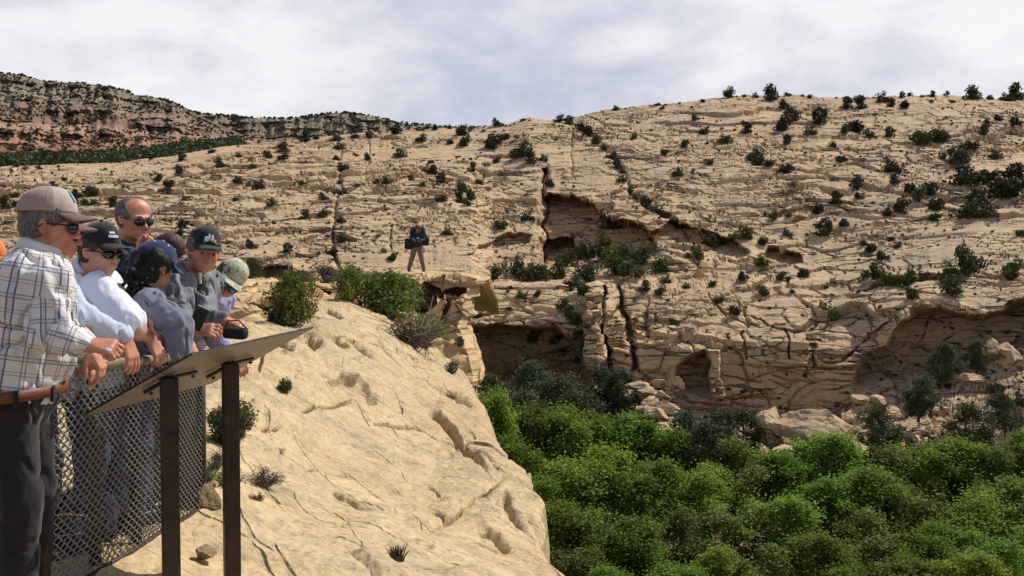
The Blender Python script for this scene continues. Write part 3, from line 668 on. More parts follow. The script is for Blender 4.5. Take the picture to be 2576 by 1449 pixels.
def z3(a): return [(1744.1+x/2.3996, 603.7+y/2.3996, w/2.3996) for x, y, w in a]
far = z4([(270,690,55),(175,690,60),(445,750,45),(690,760,50),(665,800,40),(720,690,50),(1045,610,50),(1250,610,80),(1235,700,80),(980,712,30),(1180,780,80),(1130,765,40),(1350,735,35),(1520,670,90),(1460,565,70),(1660,770,90),(1785,810,80),(1650,620,50),(1740,670,60),(1850,610,90),(1950,560,90),(1955,620,80),(1940,715,30),(2090,810,70),(2110,480,110),(2170,440,60),(2320,470,110),(2340,530,80),(2345,680,90),(2340,770,80),(2370,850,70),(2230,890,80),(2110,1010,70),(2220,990,70),(2380,1060,100),(2200,1230,60),(2310,1240,100),(2350,1160,80),(1980,1230,80),(1730,1205,90),(1640,1240,70),(1875,930,80),(1610,905,50),(1425,855,40),(1140,855,75),(1270,895,50),(1185,1025,80),(1300,1060,70),(780,945,90),(600,860,110),(540,890,100),(590,930,80),(650,930,60),(100,880,60),(115,930,70),(30,980,90),(370,800,50),(790,800,40),(1920,770,40),(1250,1100,90),(1230,1160,80),(470,700,40),(120,650,50),(1080,735,80)])
far += z5([(60,375,70),(155,365,90),(350,340,110),(360,480,90),(510,390,80),(610,320,60),(590,540,50),(430,575,30),(700,410,60),(820,340,130),(810,400,110),(875,300,60),(1040,280,110),(1020,400,150),(1100,380,90),(1185,380,60),(1200,470,150),(1040,530,70),(970,565,60),(935,545,40),(1270,540,100),(1350,530,70),(1290,570,90),(1440,230,120),(1500,230,90),(1560,270,90),(1610,310,90),(1640,340,60),(1735,370,100),(1750,410,70),(1810,470,100),(1850,530,80),(1820,420,40),(1885,620,50),(1975,720,120),(2000,770,80),(2050,850,100),(1400,700,90),(1430,760,90),(1370,780,60),(1250,940,100),(1040,1000,100),(1230,775,60),(1170,790,40),(905,690,60),(790,730,90),(870,605,70),(1075,640,60),(650,840,90),(780,820,80),(850,805,80),(825,875,60),(650,670,90),(600,600,80),(540,605,60),(440,650,50),(270,700,100),(205,690,60),(515,705,70),(240,605,40),(140,520,50),(690,1050,70),(650,1025,40),(560,880,50),(310,1180,90),(270,1140,70),(1210,255,70),(940,330,70),(2335,420,80),(2180,490,60),(2215,510,40),(2100,435,30),(2490,340,80),(2400,265,60),(2180,185,50),(1860,180,60),(1985,380,60),(2480,540,50),(2280,625,80),(1830,1000,120),(2310,1010,80),(2400,1190,130)])
far += z6([(455,180,120),(755,190,150),(780,150,90),(645,200,60),(865,185,50),(190,245,40),(255,240,50),(1045,205,60),(1395,212,90),(1565,210,120),(1700,205,60),(1760,195,50),(1840,205,60),(1920,200,60),(2020,180,50),(2210,180,150),(2350,160,90),(2520,110,150),(2450,200,120),(2550,200,80),(840,280,80),(900,310,110),(930,370,110),(840,410,150),(870,450,110),(1310,270,90),(1400,270,90),(1100,380,130),(1145,295,80),(1320,420,160),(1290,480,90),(1035,475,100),(1620,265,70),(1700,275,90),(1475,480,120),(1610,490,90),(1920,490,170),(1800,520,150),(1915,255,50),(2060,240,50),(2330,280,40),(555,400,60),(290,450,90),(210,370,60),(580,455,90),(135,535,80),(415,510,100),(640,620,120),(640,680,100),(1200,570,70),(1250,670,100),(1260,600,40),(755,710,90),(900,740,120),(870,540,70),(1620,700,150),(320,675,70),(280,655,40),(90,745,80),(2060,640,200),(2100,720,220),(2150,790,200),(2030,700,200),(2300,780,200),(2400,840,250),(2520,800,200),(2200,1000,200),(2300,1010,150),(2300,900,180),(1780,870,150),(1940,870,130),(1830,920,120),(1980,980,120),(1960,1060,90),(1380,850,100),(1400,920,100),(1500,960,80),(1640,830,90),(1210,820,80),(1225,965,90),(1100,1000,110),(915,870,80),(1700,990,130),(1580,1035,90),(1720,1040,60),(1150,1140,150),(1300,1110,100),(870,1170,80),(780,1070,80),(880,1070,50),(710,1035,60),(510,1040,40),(330,1110,120),(350,1200,130),(520,1190,140),(380,1270,150),(110,1160,120),(175,1135,60),(715,1245,90),(190,1370,130),(1405,1230,60),(1500,1260,100),(1555,1340,90),(1675,1245,60),(1615,1195,60),(2370,640,90),(2180,580,140),(2400,370,90),(2530,395,120),(2310,420,60),(2290,490,80),(2560,1180,90),(2200,1360,200),(2480,1400,150),(545,855,30),(450,915,30),(1060,875,30)])
far += z2([(265,225,100),(390,200,110),(540,220,160),(760,130,180),(740,240,120),(1110,230,130),(1170,290,80),(1260,310,90),(1290,250,70),(1415,280,50),(1580,270,60),(1880,310,90),(1770,245,90),(2010,220,80),(2150,210,90),(2070,320,50),(1870,150,100),(1450,95,110),(680,420,120),(800,380,80),(540,450,80),(170,440,80),(330,430,50),(410,345,70),(510,330,60),(1620,370,70),(1700,430,80),(740,560,140),(700,620,140),(780,700,110),(520,600,120),(1530,640,140),(1330,490,60),(890,780,120),(1060,600,50),(1220,890,70)])
far += z3([(1150,280,160),(1320,240,110),(1390,210,90),(1530,220,130),(1690,130,180),(1930,150,120),(1560,330,150),(1330,370,100),(830,410,150),(1500,830,150),(1840,850,120),(1480,1130,120),(1980,960,100)])
# big leafy shrubs along the bench and in the mouth of the recess
bench = [(1425, 655, 62), (1470, 640, 60), (1520, 640, 80), (1575, 632, 84), (1620, 650, 70), (1550, 672, 80), (1480, 690, 64), (1465, 725, 60), (1350, 688, 74), (1300, 692, 66), (1245, 692, 62), (1400, 690, 60), (1665, 672, 50), (1590, 690, 60), (1790, 570, 54), (1805, 600, 60), (1870, 580, 56), (1745, 640, 44), (1915, 660, 46), (2240, 700, 70), (2290, 705, 60), (2200, 690, 54), (2440, 650, 90), (2390, 690, 70), (2545, 660, 70), (2085, 775, 66), (1770, 870, 56), (1440, 800, 56), (1465, 870, 60), (1400, 850, 50)]
keep = []; seam = [(1410, 292, 34), (1432, 302, 30), (1455, 316, 34), (1480, 332, 30), (1502, 350, 36), (1522, 368, 30), (1540, 392, 34), (1552, 418, 26), (1566, 446, 26), (1588, 466, 34), (1606, 492, 32), (1625, 512, 36), (1648, 528, 34), (1680, 545, 30), (850, 398, 24), (852, 440, 26), (846, 474, 24), (862, 548, 34), (842, 590, 30)]; far = bench+seam+far
for b in far:
    if all((b[0]-k[0])**2+(b[1]-k[1])**2 > (0.22*(b[2]+k[2]))**2 for k in keep): keep.append(b)
keep.sort(key=lambda b: -b[2]); keep = keep[:292]
LM = [(0, 330, 'above the tan trucker cap'), (330, 560, 'above the bare-headed man'), (560, 780, 'right of the people, left of the long crack'), (780, 900, 'along the long bushy crack'), (900, 1130, 'above the lone photographer'),
      (1130, 1345, 'between the photographer and the vertical cleft'), (1345, 1480, 'beside the vertical cleft'), (1480, 1720, 'along the slanting bushy crack'), (1720, 1900, 'right of the slanting crack'), (1900, 2080, 'above the stone block wall'), (2080, 2300, 'above the big shaded alcove'), (2300, 2480, 'in the dense right-hand thicket belt'), (2480, 3000, 'at the right edge')]
LM[11] = (2300, 2480, 'between the big alcove and the right edge')
items = []
for px, py, wp in keep:
    S_ = float(np.interp(px, xs, ks[0][0])); Bq = float(np.interp(px, xs, ks[3][0]))
    yb = max(py+0.36*wp, S_+1.5); (pt, dd) = on_far(px, yb)
    kind = 'juniper'
    q = random.random()
    if (px, py, wp) in bench: kind = 'olive'
    elif py > Bq-30: kind = 'olive' if q < 0.5 else 'juniper'
    elif wp < 28 and q < 0.3: kind = 'sage'
    elif q > 0.88: kind = 'olive'
    t = (py-S_)/(Bq-S_)
    zone = 'on the skyline' if py < S_+8 else 'on the upper slope' if t < 0.33 else 'halfway down the slope' if t < 0.68 else 'low on the slope' if t < 1.0 else 'on the lower cliff'
    lm = [l[2] for l in LM if l[0] <= px < l[1]][0]
    sz = 'tiny' if wp < 18 else 'small' if wp < 27 else 'middling' if wp < 38 else 'large'
    items.append([px, py, wp, pt, dd, kind, zone, lm, sz])
DESC = {'juniper': 'dark green shrub', 'sage': 'grey twiggy shrub', 'olive': 'leafy green shrub'}
ORD = ['leftmost', 'second from the left', 'third from the left', 'fourth from the left', 'fifth from the left', 'sixth from the left', 'seventh from the left']
from collections import defaultdict
cl = defaultdict(list)
for it in items: cl[(it[8], it[5], it[6], it[7])].append(it)
for key, L in cl.items():
    L.sort(key=lambda i: i[0]); sz, kind, zone, lm = key
    for n, (px, py, wp, pt, dd, kd, *_r) in enumerate(L):
        me = random.choice(BUSH[kind]); o = link('shrub', me); s = wp*dd/F*(1.05 if zone == 'on the skyline' else 1.3)
        o.location = (pt[0], pt[1]+0.1*s, pt[2]-0.04*s); o.scale = (s, s*0.9, s*random.uniform(0.85, 1.15)); o.rotation_euler = (0, 0, random.uniform(0, 6.28))
        lab = f"{sz} {DESC[kind]} {zone} {lm}"
        if len(L) > 1: lab = f"{sz} {DESC[kind]} {zone}, {lm}"; lab = lab if len(L) > 7 else f"{lab}, {ORD[n]}"
        for a_, b_ in ((' from the left', ' from left'), ('halfway down the slope', 'at mid slope'), ('low on the slope', 'on lower slope'), ('right of the people, left of the long crack', 'left of the long crack'), ('on the upper slope', 'on upper slope'), ('between the photographer and the vertical cleft', 'left of the vertical cleft'), ('between the big alcove and the right edge', 'right of the big alcove')):
            if len(lab.split()) > 15: lab = lab.replace(a_, b_)
        tag(o, lab, 'shrub', 'shrubs on the canyon slope')
# scrub too small to count
def scrub(name, pts, sizes, mat, seed, nl=10, ls=0.33, label=None):
    r = np.random.default_rng(seed); n = len(pts); c = np.repeat(pts, nl, 0); s = np.repeat(sizes, nl)[:, None]
    d = r.normal(size=c.shape); d /= np.linalg.norm(d, axis=1, keepdims=True); d[:, 2] = abs(d[:, 2])*0.9
    c = c+d*s*0.42*r.random((len(c), 1))**0.5
    v, f = leaves(c, 1.0, r, 0.3, 0.6); v = (v.reshape(-1, 4, 3)-c[:, None])*(s*ls)[:, None]+c[:, None]
    o = link(name, mesh_np(name, v.reshape(-1, 3), f, [mat])); tag(o, label, 'scrub', kind='stuff'); return o
r = np.random.default_rng(5); pts = []; sz = []
while len(pts) < 1500:
    px = r.uniform(-100, 2800); t = r.random(); S_ = np.interp(px, xs, ks[0][0]); yl = S_+(700-S_)*t
    if r.random() > 0.25+0.75*(fbm(np.array([px/120]), np.array([yl/60]), np.array([0.]), 3, 9)[0] > -0.05): continue
    p, dd = on_far(px, yl); pts.append(p+np.array([0, 0, 0.02])); sz.append(r.uniform(4, 11)*dd/F)
for k in range(420):
    px = r.uniform(1180, 2700); yl = r.uniform(720, 1140); p, dd = on_far(px, yl); pts.append(p); sz.append(r.uniform(5, 16)*dd/F)
scrub('scrub', np.array(pts), np.array(sz), M_jun, 6, 12, 0.30, 'low desert scrub dotted over the slickrock slope')
# skyline fringe
pts = []; sz = []
for k in range(90):
    px = r.uniform(900, 2650); 
    if px < 1750 and r.random() < 0.5: continue
    p, dd = on_far(px, np.interp(px, xs, ks[0][0])+2); pts.append(p); sz.append(r.uniform(5, 15)*dd/F)
scrub('scrub', np.array(pts), np.array(sz), M_jun, 7, 16, 0.26, 'thin scrub fringe along the skyline of the slope')
# mesa scrub
for nm, (Xm, Ym, Wm), n, s0, s1, lab in (('scrub', MESA_A, 9500, 1.4, 3.2, 'dark pinyon scrub speckling the near red mesa'), ('scrub', MESA_B, 3600, 2.2, 5.0, 'dark pinyon scrub speckling the far mesa ridge')):
    Rm, Cm = Ym.shape; P_ = Wm.reshape(-1, 3); i = r.integers(0, Rm*0.93, n*2)*Cm+r.integers(0, Cm, n*2)
    sl_ = fbm(Xm.ravel()[i]/50, Ym.ravel()[i]/9, 0*i.astype(float), 4, 77); h = (Ym.ravel()[i]-180)/220
    kp = sl_ > -0.12+0.10*np.sin(h*14)
    i = i[kp][:n]; pts = P_[i]; 
    scrub(nm, pts, r.uniform(s0, s1, len(pts)), M_jun, 8+n, 9, 0.36, lab)
# fringe of the mesa tops
for (Xm, Ym, Wm), n, s0, s1, lab in ((MESA_A, 300, 3, 6.5, 'pinyon fringe on the near mesa rim'), (MESA_B, 300, 5, 9, 'pinyon fringe on the far mesa rim')):
    j = r.integers(0, Ym.shape[1], n); scrub('scrub', Wm[0][j], r.uniform(s0*0.6, s1*0.7, n), M_jun, 90+n+int(s0), 14, 0.3, lab)
# valley woodland beyond the left shoulder of the slope
n = 3000; px = r.uniform(-250, 600, n)*1.0; ds = r.uniform(190, 420, n); 
yy = np.interp(ds, [190, 330, 560], [430, 402, 384])-np.interp(px, [0, 300, 600], [0, 6, 42])
pts = PX(px, yy, ds); scrub('woodland', pts, r.uniform(2.5, 6.5, n), leaf_mat('woodland_leaf', (0.02, 0.032, 0.012), (0.036, 0.052, 0.018), (0.062, 0.078, 0.03), 0.12), 12, 60, 0.10, 'green valley woodland beyond the left shoulder of the slope')
for o in [COL.objects[-1]]: o['category'] = 'woodland'
# ---------------------------------------------------------------- cottonwoods in the canyon
def tree_meshes(seed, mat, n=9000, ls=0.12, h=7.0, wd=2.8, trunk=0.16, base=0.12, nlob=52, asp=0.6):
    r = np.random.default_rng(seed); lob = []; mb = MB()
    lean = r.normal(size=2)*0.3
    tp = [Vector((0, 0, -0.6)), Vector((lean[0]*0.3, lean[1]*0.3, h*0.22)), Vector((lean[0]*0.7, lean[1]*0.7, h*0.45)), Vector((lean[0], lean[1], h*0.75))]
    mb.tube(tp, [trunk*1.5, trunk, trunk*0.7, trunk*0.25], 8)
    for i in range(nlob):
        a = r.uniform(0, 6.28); t = r.uniform(0, 1); zc_ = h*(base+(0.92-base)*t); q = wd*(0.15+0.75*r.random()**0.7)*math.sqrt(max(0.12, 1-(2.0*t-0.85)**2*0.75))
        s = wd*r.uniform(0.12, 0.30)
        c = Vector((q*math.cos(a), q*math.sin(a), zc_)); lob.append((c.x, c.y, c.z, s*r.uniform(.8, 1.2), s*r.uniform(.8, 1.2), s*r.uniform(0.7, 1.25)))
        b0 = tp[1].lerp(tp[3], min(0.95, t*0.75)); m_ = b0.lerp(c, 0.55)+Vector((0, 0, -0.15*q))
        mb.tube([b0, m_, c, c+Vector(r.normal(size=3))*s*0.5], [trunk*0.38, trunk*0.24, trunk*0.13, 0.01], 5, cap=False)
    P = lobe_points(lob, n, r, 0.15)
    k_ = r.random(n) < 0.42; P[k_] += r.normal(size=(k_.sum(), 3))*wd*0.12+np.array([0, 0, wd*0.03])
    v, f = leaves(P, ls, r, 0.45, asp)
    return mesh_np('crown', v, f, [mat]), mb.mesh('trunk', M_bark)
TREES = {'cottonwood': [tree_meshes(100+i, M_cott, 19000, 0.105, 7.2+0.4*i, 3.0) for i in range(4)],
         'willow': [tree_meshes(120+i, M_russ, 11000, 0.095, 5.2, 2.4, 0.12, 0.06) for i in range(3)],
         'open': [tree_meshes(140+i, M_bright, 7500, 0.105, 7.6, 3.0, 0.15, 0.3, 20) for i in range(2)]}
TCOUNT = []
def put_tree(kind, i, px, ytop, wpx, label, name, cat, group, x=None, d=None):
    cr_, tk = TREES[kind][i % len(TREES[kind])]
    hN = {'cottonwood': 7.2, 'willow': 5.2, 'open': 7.6}[kind]; wN = {'cottonwood': 5.6, 'willow': 4.4, 'open': 5.6}[kind]
    s = 1.13*wpx*d/F/wN; ytop -= 8; p = PX(px, ytop, d); ztop = p[2]; X_, Y_ = p[0], p[1]
    zb = max(floor_z(X_, Y_), -17); hz = max(ztop-zb, hN*s*0.6)
    o = empty(name, (X_, Y_, ztop-hz), random.uniform(0, 6.28))
    for me, nm in ((tk, 'trunk'), (cr_, 'crown')):
        c = link(nm, me, o); c.scale = (s, s, hz/hN/0.97)
    tag(o, label, cat, group)
# (px, top y, width px, depth, kind)
ct = [(1235, 1010, 150, 62, 0), (1320, 1060, 190, 66, 0), (1420, 1075, 200, 66, 0), (1510, 1045, 200, 68, 0), (1610, 1065, 200, 67, 0), (1690, 1110, 170, 66, 0), (1290, 1150, 200, 58, 0), (1400, 1180, 220, 58, 0), (1530, 1160, 210, 59, 0), (1640, 1200, 200, 59, 0),
      (1870, 1120, 220, 63, 2), (1790, 1180, 180, 60, 0), (1960, 1150, 170, 63, 0), (2080, 1130, 210, 64, 0), (2190, 1120, 190, 65, 2), (2290, 1118, 200, 66, 0), (2400, 1125, 190, 65, 0), (2500, 1140, 200, 64, 2), (2600, 1120, 200, 65, 0),
      (1400, 1290, 200, 52, 0), (1530, 1290, 230, 51, 2), (1450, 1380, 190, 47, 2), (1600, 1340, 200, 50, 0), (1700, 1290, 210, 53, 2), (1840, 1270, 230, 54, 2), (1980, 1290, 200, 54, 0), (2080, 1230, 220, 57, 0), (2200, 1220, 230, 57, 0), (2320, 1230, 220, 57, 2), (2450, 1240, 230, 56, 0), (2570, 1230, 210, 57, 0),
      (1800, 1400, 160, 48, 0), (1930, 1390, 200, 47, 2), (2060, 1380, 200, 48, 0), (2200, 1300, 190, 52, 2), (2370, 1350, 200, 50, 0), (2500, 1350, 210, 49, 0), (2130, 1420, 190, 46, 0), (2290, 1425, 190, 46, 0), (2440, 1430, 200, 45, 0), (1560, 1440, 210, 44, 0), (1700, 1445, 180, 44, 0), (1345, 1200, 150, 56, 0), (2650, 1330, 200, 50, 0)]
names = {0: ('dense bright green cottonwood', 'cottonwood'), 2: ('loose yellow-green cottonwood with limbs showing', 'open')}
def canyon_place(px, yt_):
    row = 'in the back row below the cliff' if yt_ < 1150 else 'in the second row back' if yt_ < 1245 else 'in the third row back' if yt_ < 1345 else 'at the bottom edge'
    return row
cl = defaultdict(list)
for c in ct: cl[(c[4], canyon_place(c[0], c[1]))].append(c)
ORDW = ['leftmost', 'second', 'third', 'fourth', 'fifth', 'sixth', 'seventh', 'eighth', 'ninth', 'tenth', 'eleventh', 'twelfth', 'thirteenth', 'fourteenth']
k = 0
for (kd, row), L in cl.items():
    L.sort()
    for n, (px, yt_, wp, d, _q) in enumerate(L):
        k += 1; ds, kk = names[kd]
        lab = f"{ds} {row}"+('' if len(L) == 1 else f", {ORDW[n]}"+('' if n == 0 else ' from left'))
        put_tree(kk, k, px, yt_, wp, lab, 'cottonwood_tree', 'tree', 'cottonwoods on the canyon floor', d=d)
wl = [(1240, 950, 70, 76, 'narrow grey-green willow in the shaded cave mouth'), (1345, 935, 130, 74, 'grey-green willow below the shaded overhang'), (1420, 955, 130, 73, 'grey-green willow in front of the dark slot'), (1500, 935, 120, 74, 'grey-green willow under the golden pillar'), (1560, 950, 110, 73, 'grey-green willow left of the pale rubble cone'), (1460, 1000, 160, 70, 'broad grey-green willow behind the leftmost cottonwoods'),
      (1330, 1000, 140, 70, 'broad grey-green willow beside the yellow rock rim'), (1720, 1055, 120, 68, 'grey-green willow under the small dark cave'), (1800, 1040, 130, 69, 'grey-green willow below the stone block wall'), (1870, 1045, 120, 70, 'dark grey-green willow left of the big pale boulder'), (1790, 1090, 150, 65, 'dark willow just behind the loose cottonwoods'),
      (2210, 1030, 110, 68, 'grey-green willow right of the big pale boulder'), (2310, 955, 100, 71, 'round grey-green willow high on the talus'), (2370, 880, 90, 75, 'grey-green willow in the mouth of the big alcove'), (2440, 1030, 120, 68, 'dark grey-green willow on the talus, under the tall one'), (2530, 1000, 90, 70, 'grey-green willow on the talus at the right edge'), (2455, 870, 70, 76, 'small willow on the talus below the alcove corner')]
for i, (px, yt_, wp, d, lab) in enumerate(wl):
    cr_, tk = TREES['willow'][i % 3]; s = wp*d/F/4.4; p = PX(px, yt_+wp*0.95, d)
    o = empty('willow_tree', p, i*1.3)
    for me, nm in ((tk, 'trunk'), (cr_, 'crown')):
        c = link(nm, me, o); c.scale = (s, s, s*0.95)
    tag(o, lab, 'tree', 'willows at the foot of the cliff')
# ---------------------------------------------------------------- shrubs on the near rock
def near_bush(name, mat, px, ybase, wpx, hpx, surf, seed, label, cat='shrub', nleaf=3500, ls=0.030, nl=30, asp=0.5, flat=1.0, bare=0.2, twigs=30, group=None, dz=0, inner=None):
    p, d = surf(px, ybase); me = bush_mesh(name, mat, seed, nleaf, ls, flat, 1.0, bare, nl, asp, twigs)
    o = link(name, me); o.location = (p[0], p[1], p[2]+dz); s = wpx*d/F*1.15; h = hpx*d/F/0.8
    o.scale = (s, s, h); tag(o, label, cat, group); return o
near_bush('shrub', M_oliv, 588, 1115, 135, 125, on_near, 301, 'dense round green shrub just right of the mesh fence', nleaf=5200, ls=0.028)
near_bush('shrub', M_oliv, 726, 978, 48, 42, on_near, 302, 'small green tuft alone on the yellow dome', nleaf=1400, ls=0.05)
near_bush('shrub', M_dry, 700, 1143, 42, 28, on_near, 303, 'small brown dry shrub right of the dense green one', nleaf=900, ls=0.04, asp=0.25)
near_bush('shrub', M_dry, 668, 1215, 95, 55, on_near, 304, 'wide brown dry shrub below the small dry one', nleaf=1500, ls=0.036, asp=0.25, twigs=60, bare=0.6)
near_bush('shrub', M_sage, 540, 1190, 70, 55, on_near, 305, 'grey twiggy sage between the fence end and sign post', nleaf=1500, ls=0.03, asp=0.2, twigs=60, bare=0.6)
near_bush('shrub', M_bright, 572, 1235, 90, 60, on_near, 306, 'low light green shrub behind the right sign post', nleaf=1500, ls=0.03, asp=0.4, twigs=50)
near_bush('shrub', M_oliv, 520, 1215, 60, 45, on_near, 307, 'low green shrub against the fence corner', nleaf=1200, ls=0.035, asp=0.3)
near_bush('shrub', M_bright, 728, 818, 140, 150, on_near, 308, 'bushy bright green shrub on the crest of the dome', nleaf=5200, ls=0.030, asp=0.4, twigs=60)
near_bush('shrub', M_jun, 695, 815, 60, 35, on_near, 309, 'dark low shrub at the foot of the crest shrub', nleaf=1400, ls=0.045)
near_bush('shrub', M_bright, 880, 760, 90, 100, on_near, 310, 'upright bright green shrub left of the photographer', nleaf=3600, ls=0.034, asp=0.4, twigs=50)
near_bush('shrub', M_bright, 975, 802, 165, 140, on_near, 311, 'tall leafy green shrub below the photographer', nleaf=5200, ls=0.032, asp=0.4, twigs=60)
near_bush('shrub', M_bright, 1062, 822, 110, 95, on_near, 312, 'sparse green shrub under the overhanging lip', nleaf=1700, ls=0.036, asp=0.4, twigs=50)
near_bush('shrub', M_dry, 1035, 868, 170, 85, on_near, 313, 'tangle of bare grey branches on the dome shoulder', nleaf=260, ls=0.03, asp=0.2, twigs=110, bare=1.2)
near_bush('shrub', M_sage, 1070, 880, 40, 28, on_near, 314, 'grey green tuft under the bare branches', nleaf=700, ls=0.05)
near_bush('shrub', M_sage, 1135, 945, 36, 50, on_near, 315, 'grey green tuft at the foot of the tower', nleaf=700, ls=0.05)
near_bush('shrub', M_sage, 1160, 880, 30, 30, on_ledge, 316, 'pale grey tuft on the side of the tower', nleaf=500, ls=0.06)
for i, (px, yb, wp, hp, mt, lab) in enumerate([(700, 705, 80, 45, M_sage, 'grey sage shrub right of the camouflage cap'), (770, 700, 100, 50, M_sage, 'broad grey sage shrub behind the crest shrub'), (840, 705, 90, 60, M_sage, 'tall grey sage shrub left of the bright shrubs'), (905, 702, 60, 40, M_oliv, 'green shrub at the back of the ledge'), (560, 700, 60, 75, M_oliv, 'upright green shrub behind the camouflage cap'), (650, 700, 60, 34, M_jun, 'dark shrub beside the small cave')]):
    o = near_bush('shrub', mt, px, yb+12, wp, hp, on_ledge, 330+i, lab, nleaf=2200, ls=0.036, asp=0.3, twigs=40, group='shrubs behind the ledge')
    o.location.y += 3.0
# grass tufts
def tuft(px, yb, wpx, hpx, seed, lab, surf=on_near):
    p, d = surf(px, yb); r = np.random.default_rng(seed); mb = MB(); s = d/F
    for i in range(70):
        a = r.uniform(0, 6.28); q = r.random()*wpx*s*0.25; b = Vector((q*math.cos(a), q*math.sin(a), -0.02)); t_ = b+Vector((math.cos(a)*wpx*s*0.35*r.random(), math.sin(a)*wpx*s*0.35*r.random(), hpx*s*r.uniform(0.5, 1)))
        mb.tube([b, b.lerp(t_, 0.5)+Vector((0, 0, hpx*s*0.1)), t_], [0.004, 0.003, 0.001], 3, cap=False)
    o = mb.build('grass_tuft', M_dry); o.location = p; tag(o, lab, 'grass tuft')
tuft(985, 1452, 70, 50, 401, 'thin dry grass tuft at the bottom of the near rock')
tuft(650, 1250, 60, 26, 402, 'sprawling dry stems below the wide dry shrub')
# ---------------------------------------------------------------- boulders
def boulder(px, py, wpx, hpx, d, seed, lab, mat=None, name='boulder'):
    bm = bmesh.new(); bmesh.ops.create_icosphere(bm, subdivisions=5, radius=1)
    co = np.array([v.co[:] for v in bm.verts]); r = np.random.default_rng(seed)
    for k in range(16):                    # chop flat faces
        n_ = r.normal(size=3); n_ /= np.linalg.norm(n_); h = r.uniform(0.45, 0.8); dd = co@n_; co = co-np.outer(np.maximum(dd-h, 0), n_)
    co *= (1+0.20*fbm(co[:, 0]*1.5+seed, co[:, 1]*1.5, co[:, 2]*1.5, 4, seed)+0.07*fbm(co[:, 0]*5, co[:, 1]*7, co[:, 2]*7, 3, seed))[:, None]
    for v, c in zip(bm.verts, co): v.co = c
    me = bpy.data.meshes.new(name); bm.to_mesh(me); bm.free(); me.materials.append(mat or M_far)
    o = link(name, me)
    if d > 50: d = min(d, on_far(px, py+hpx*0.3)[1]-0.2*wpx*d/F)
    o.location = PX(px, py, d); s = d/F; o.scale = (wpx*s/1.5, wpx*s/1.6, hpx*s/1.35); o.rotation_euler = (0, 0, seed); tag(o, lab, 'boulder', 'boulders below the cliff' if d > 50 else None)
boulder(2060, 1095, 190, 90, 69, 21, 'biggest pale boulder, below the block wall')
boulder(1935, 1085, 80, 90, 69, 5, 'brown boulder touching the left of the biggest one')
boulder(2130, 1140, 110, 60, 66, 6, 'pale flat boulder at the right foot of the biggest')
for i, (px, py, w_, h_) in enumerate([(1625, 985, 50, 26), (1665, 1000, 44, 30), (1640, 1015, 46, 30), (1680, 1030, 50, 34), (1650, 1045, 60, 34), (1625, 1030, 34, 24), (1600, 970, 60, 20), (1700, 975, 34, 40), (1660, 965, 40, 24)]):
    boulder(px, py, w_, h_, 72-0.1*(py-960)/2, 30+i, 'pale angular block in the rubble cone under the dark slot')
for i, (px, py, w_, h_, lab) in enumerate([(2545, 895, 56, 48, 'orange-brown boulder at the right edge of the talus'), (2490, 875, 40, 36, 'grey boulder left of the orange-brown one'), (2290, 1110, 30, 60, 'small reddish pinnacle rising from the cottonwoods'), (2500, 1130, 40, 50, 'reddish block between the cottonwoods and talus'), (2440, 950, 60, 26, 'flat yellowish block on the talus'), (2210, 1008, 50, 22, 'flat pale block at the foot of the alcove'), (2160, 1010, 40, 26, 'small pale block at the alcove corner'), (2505, 1060, 50, 30, 'pale block low on the talus')]):
    boulder(px, py, w_, h_, 74-0.02*(py-880), 60+i, lab)
boulder(520, 1255, 75, 75, 5.9, 80, 'rounded pale boulder at the fence corner', M_near)
boulder(515, 1388, 60, 34, 4.9, 81, 'small grey and white stone by the left sign post', M_near, 'stone')
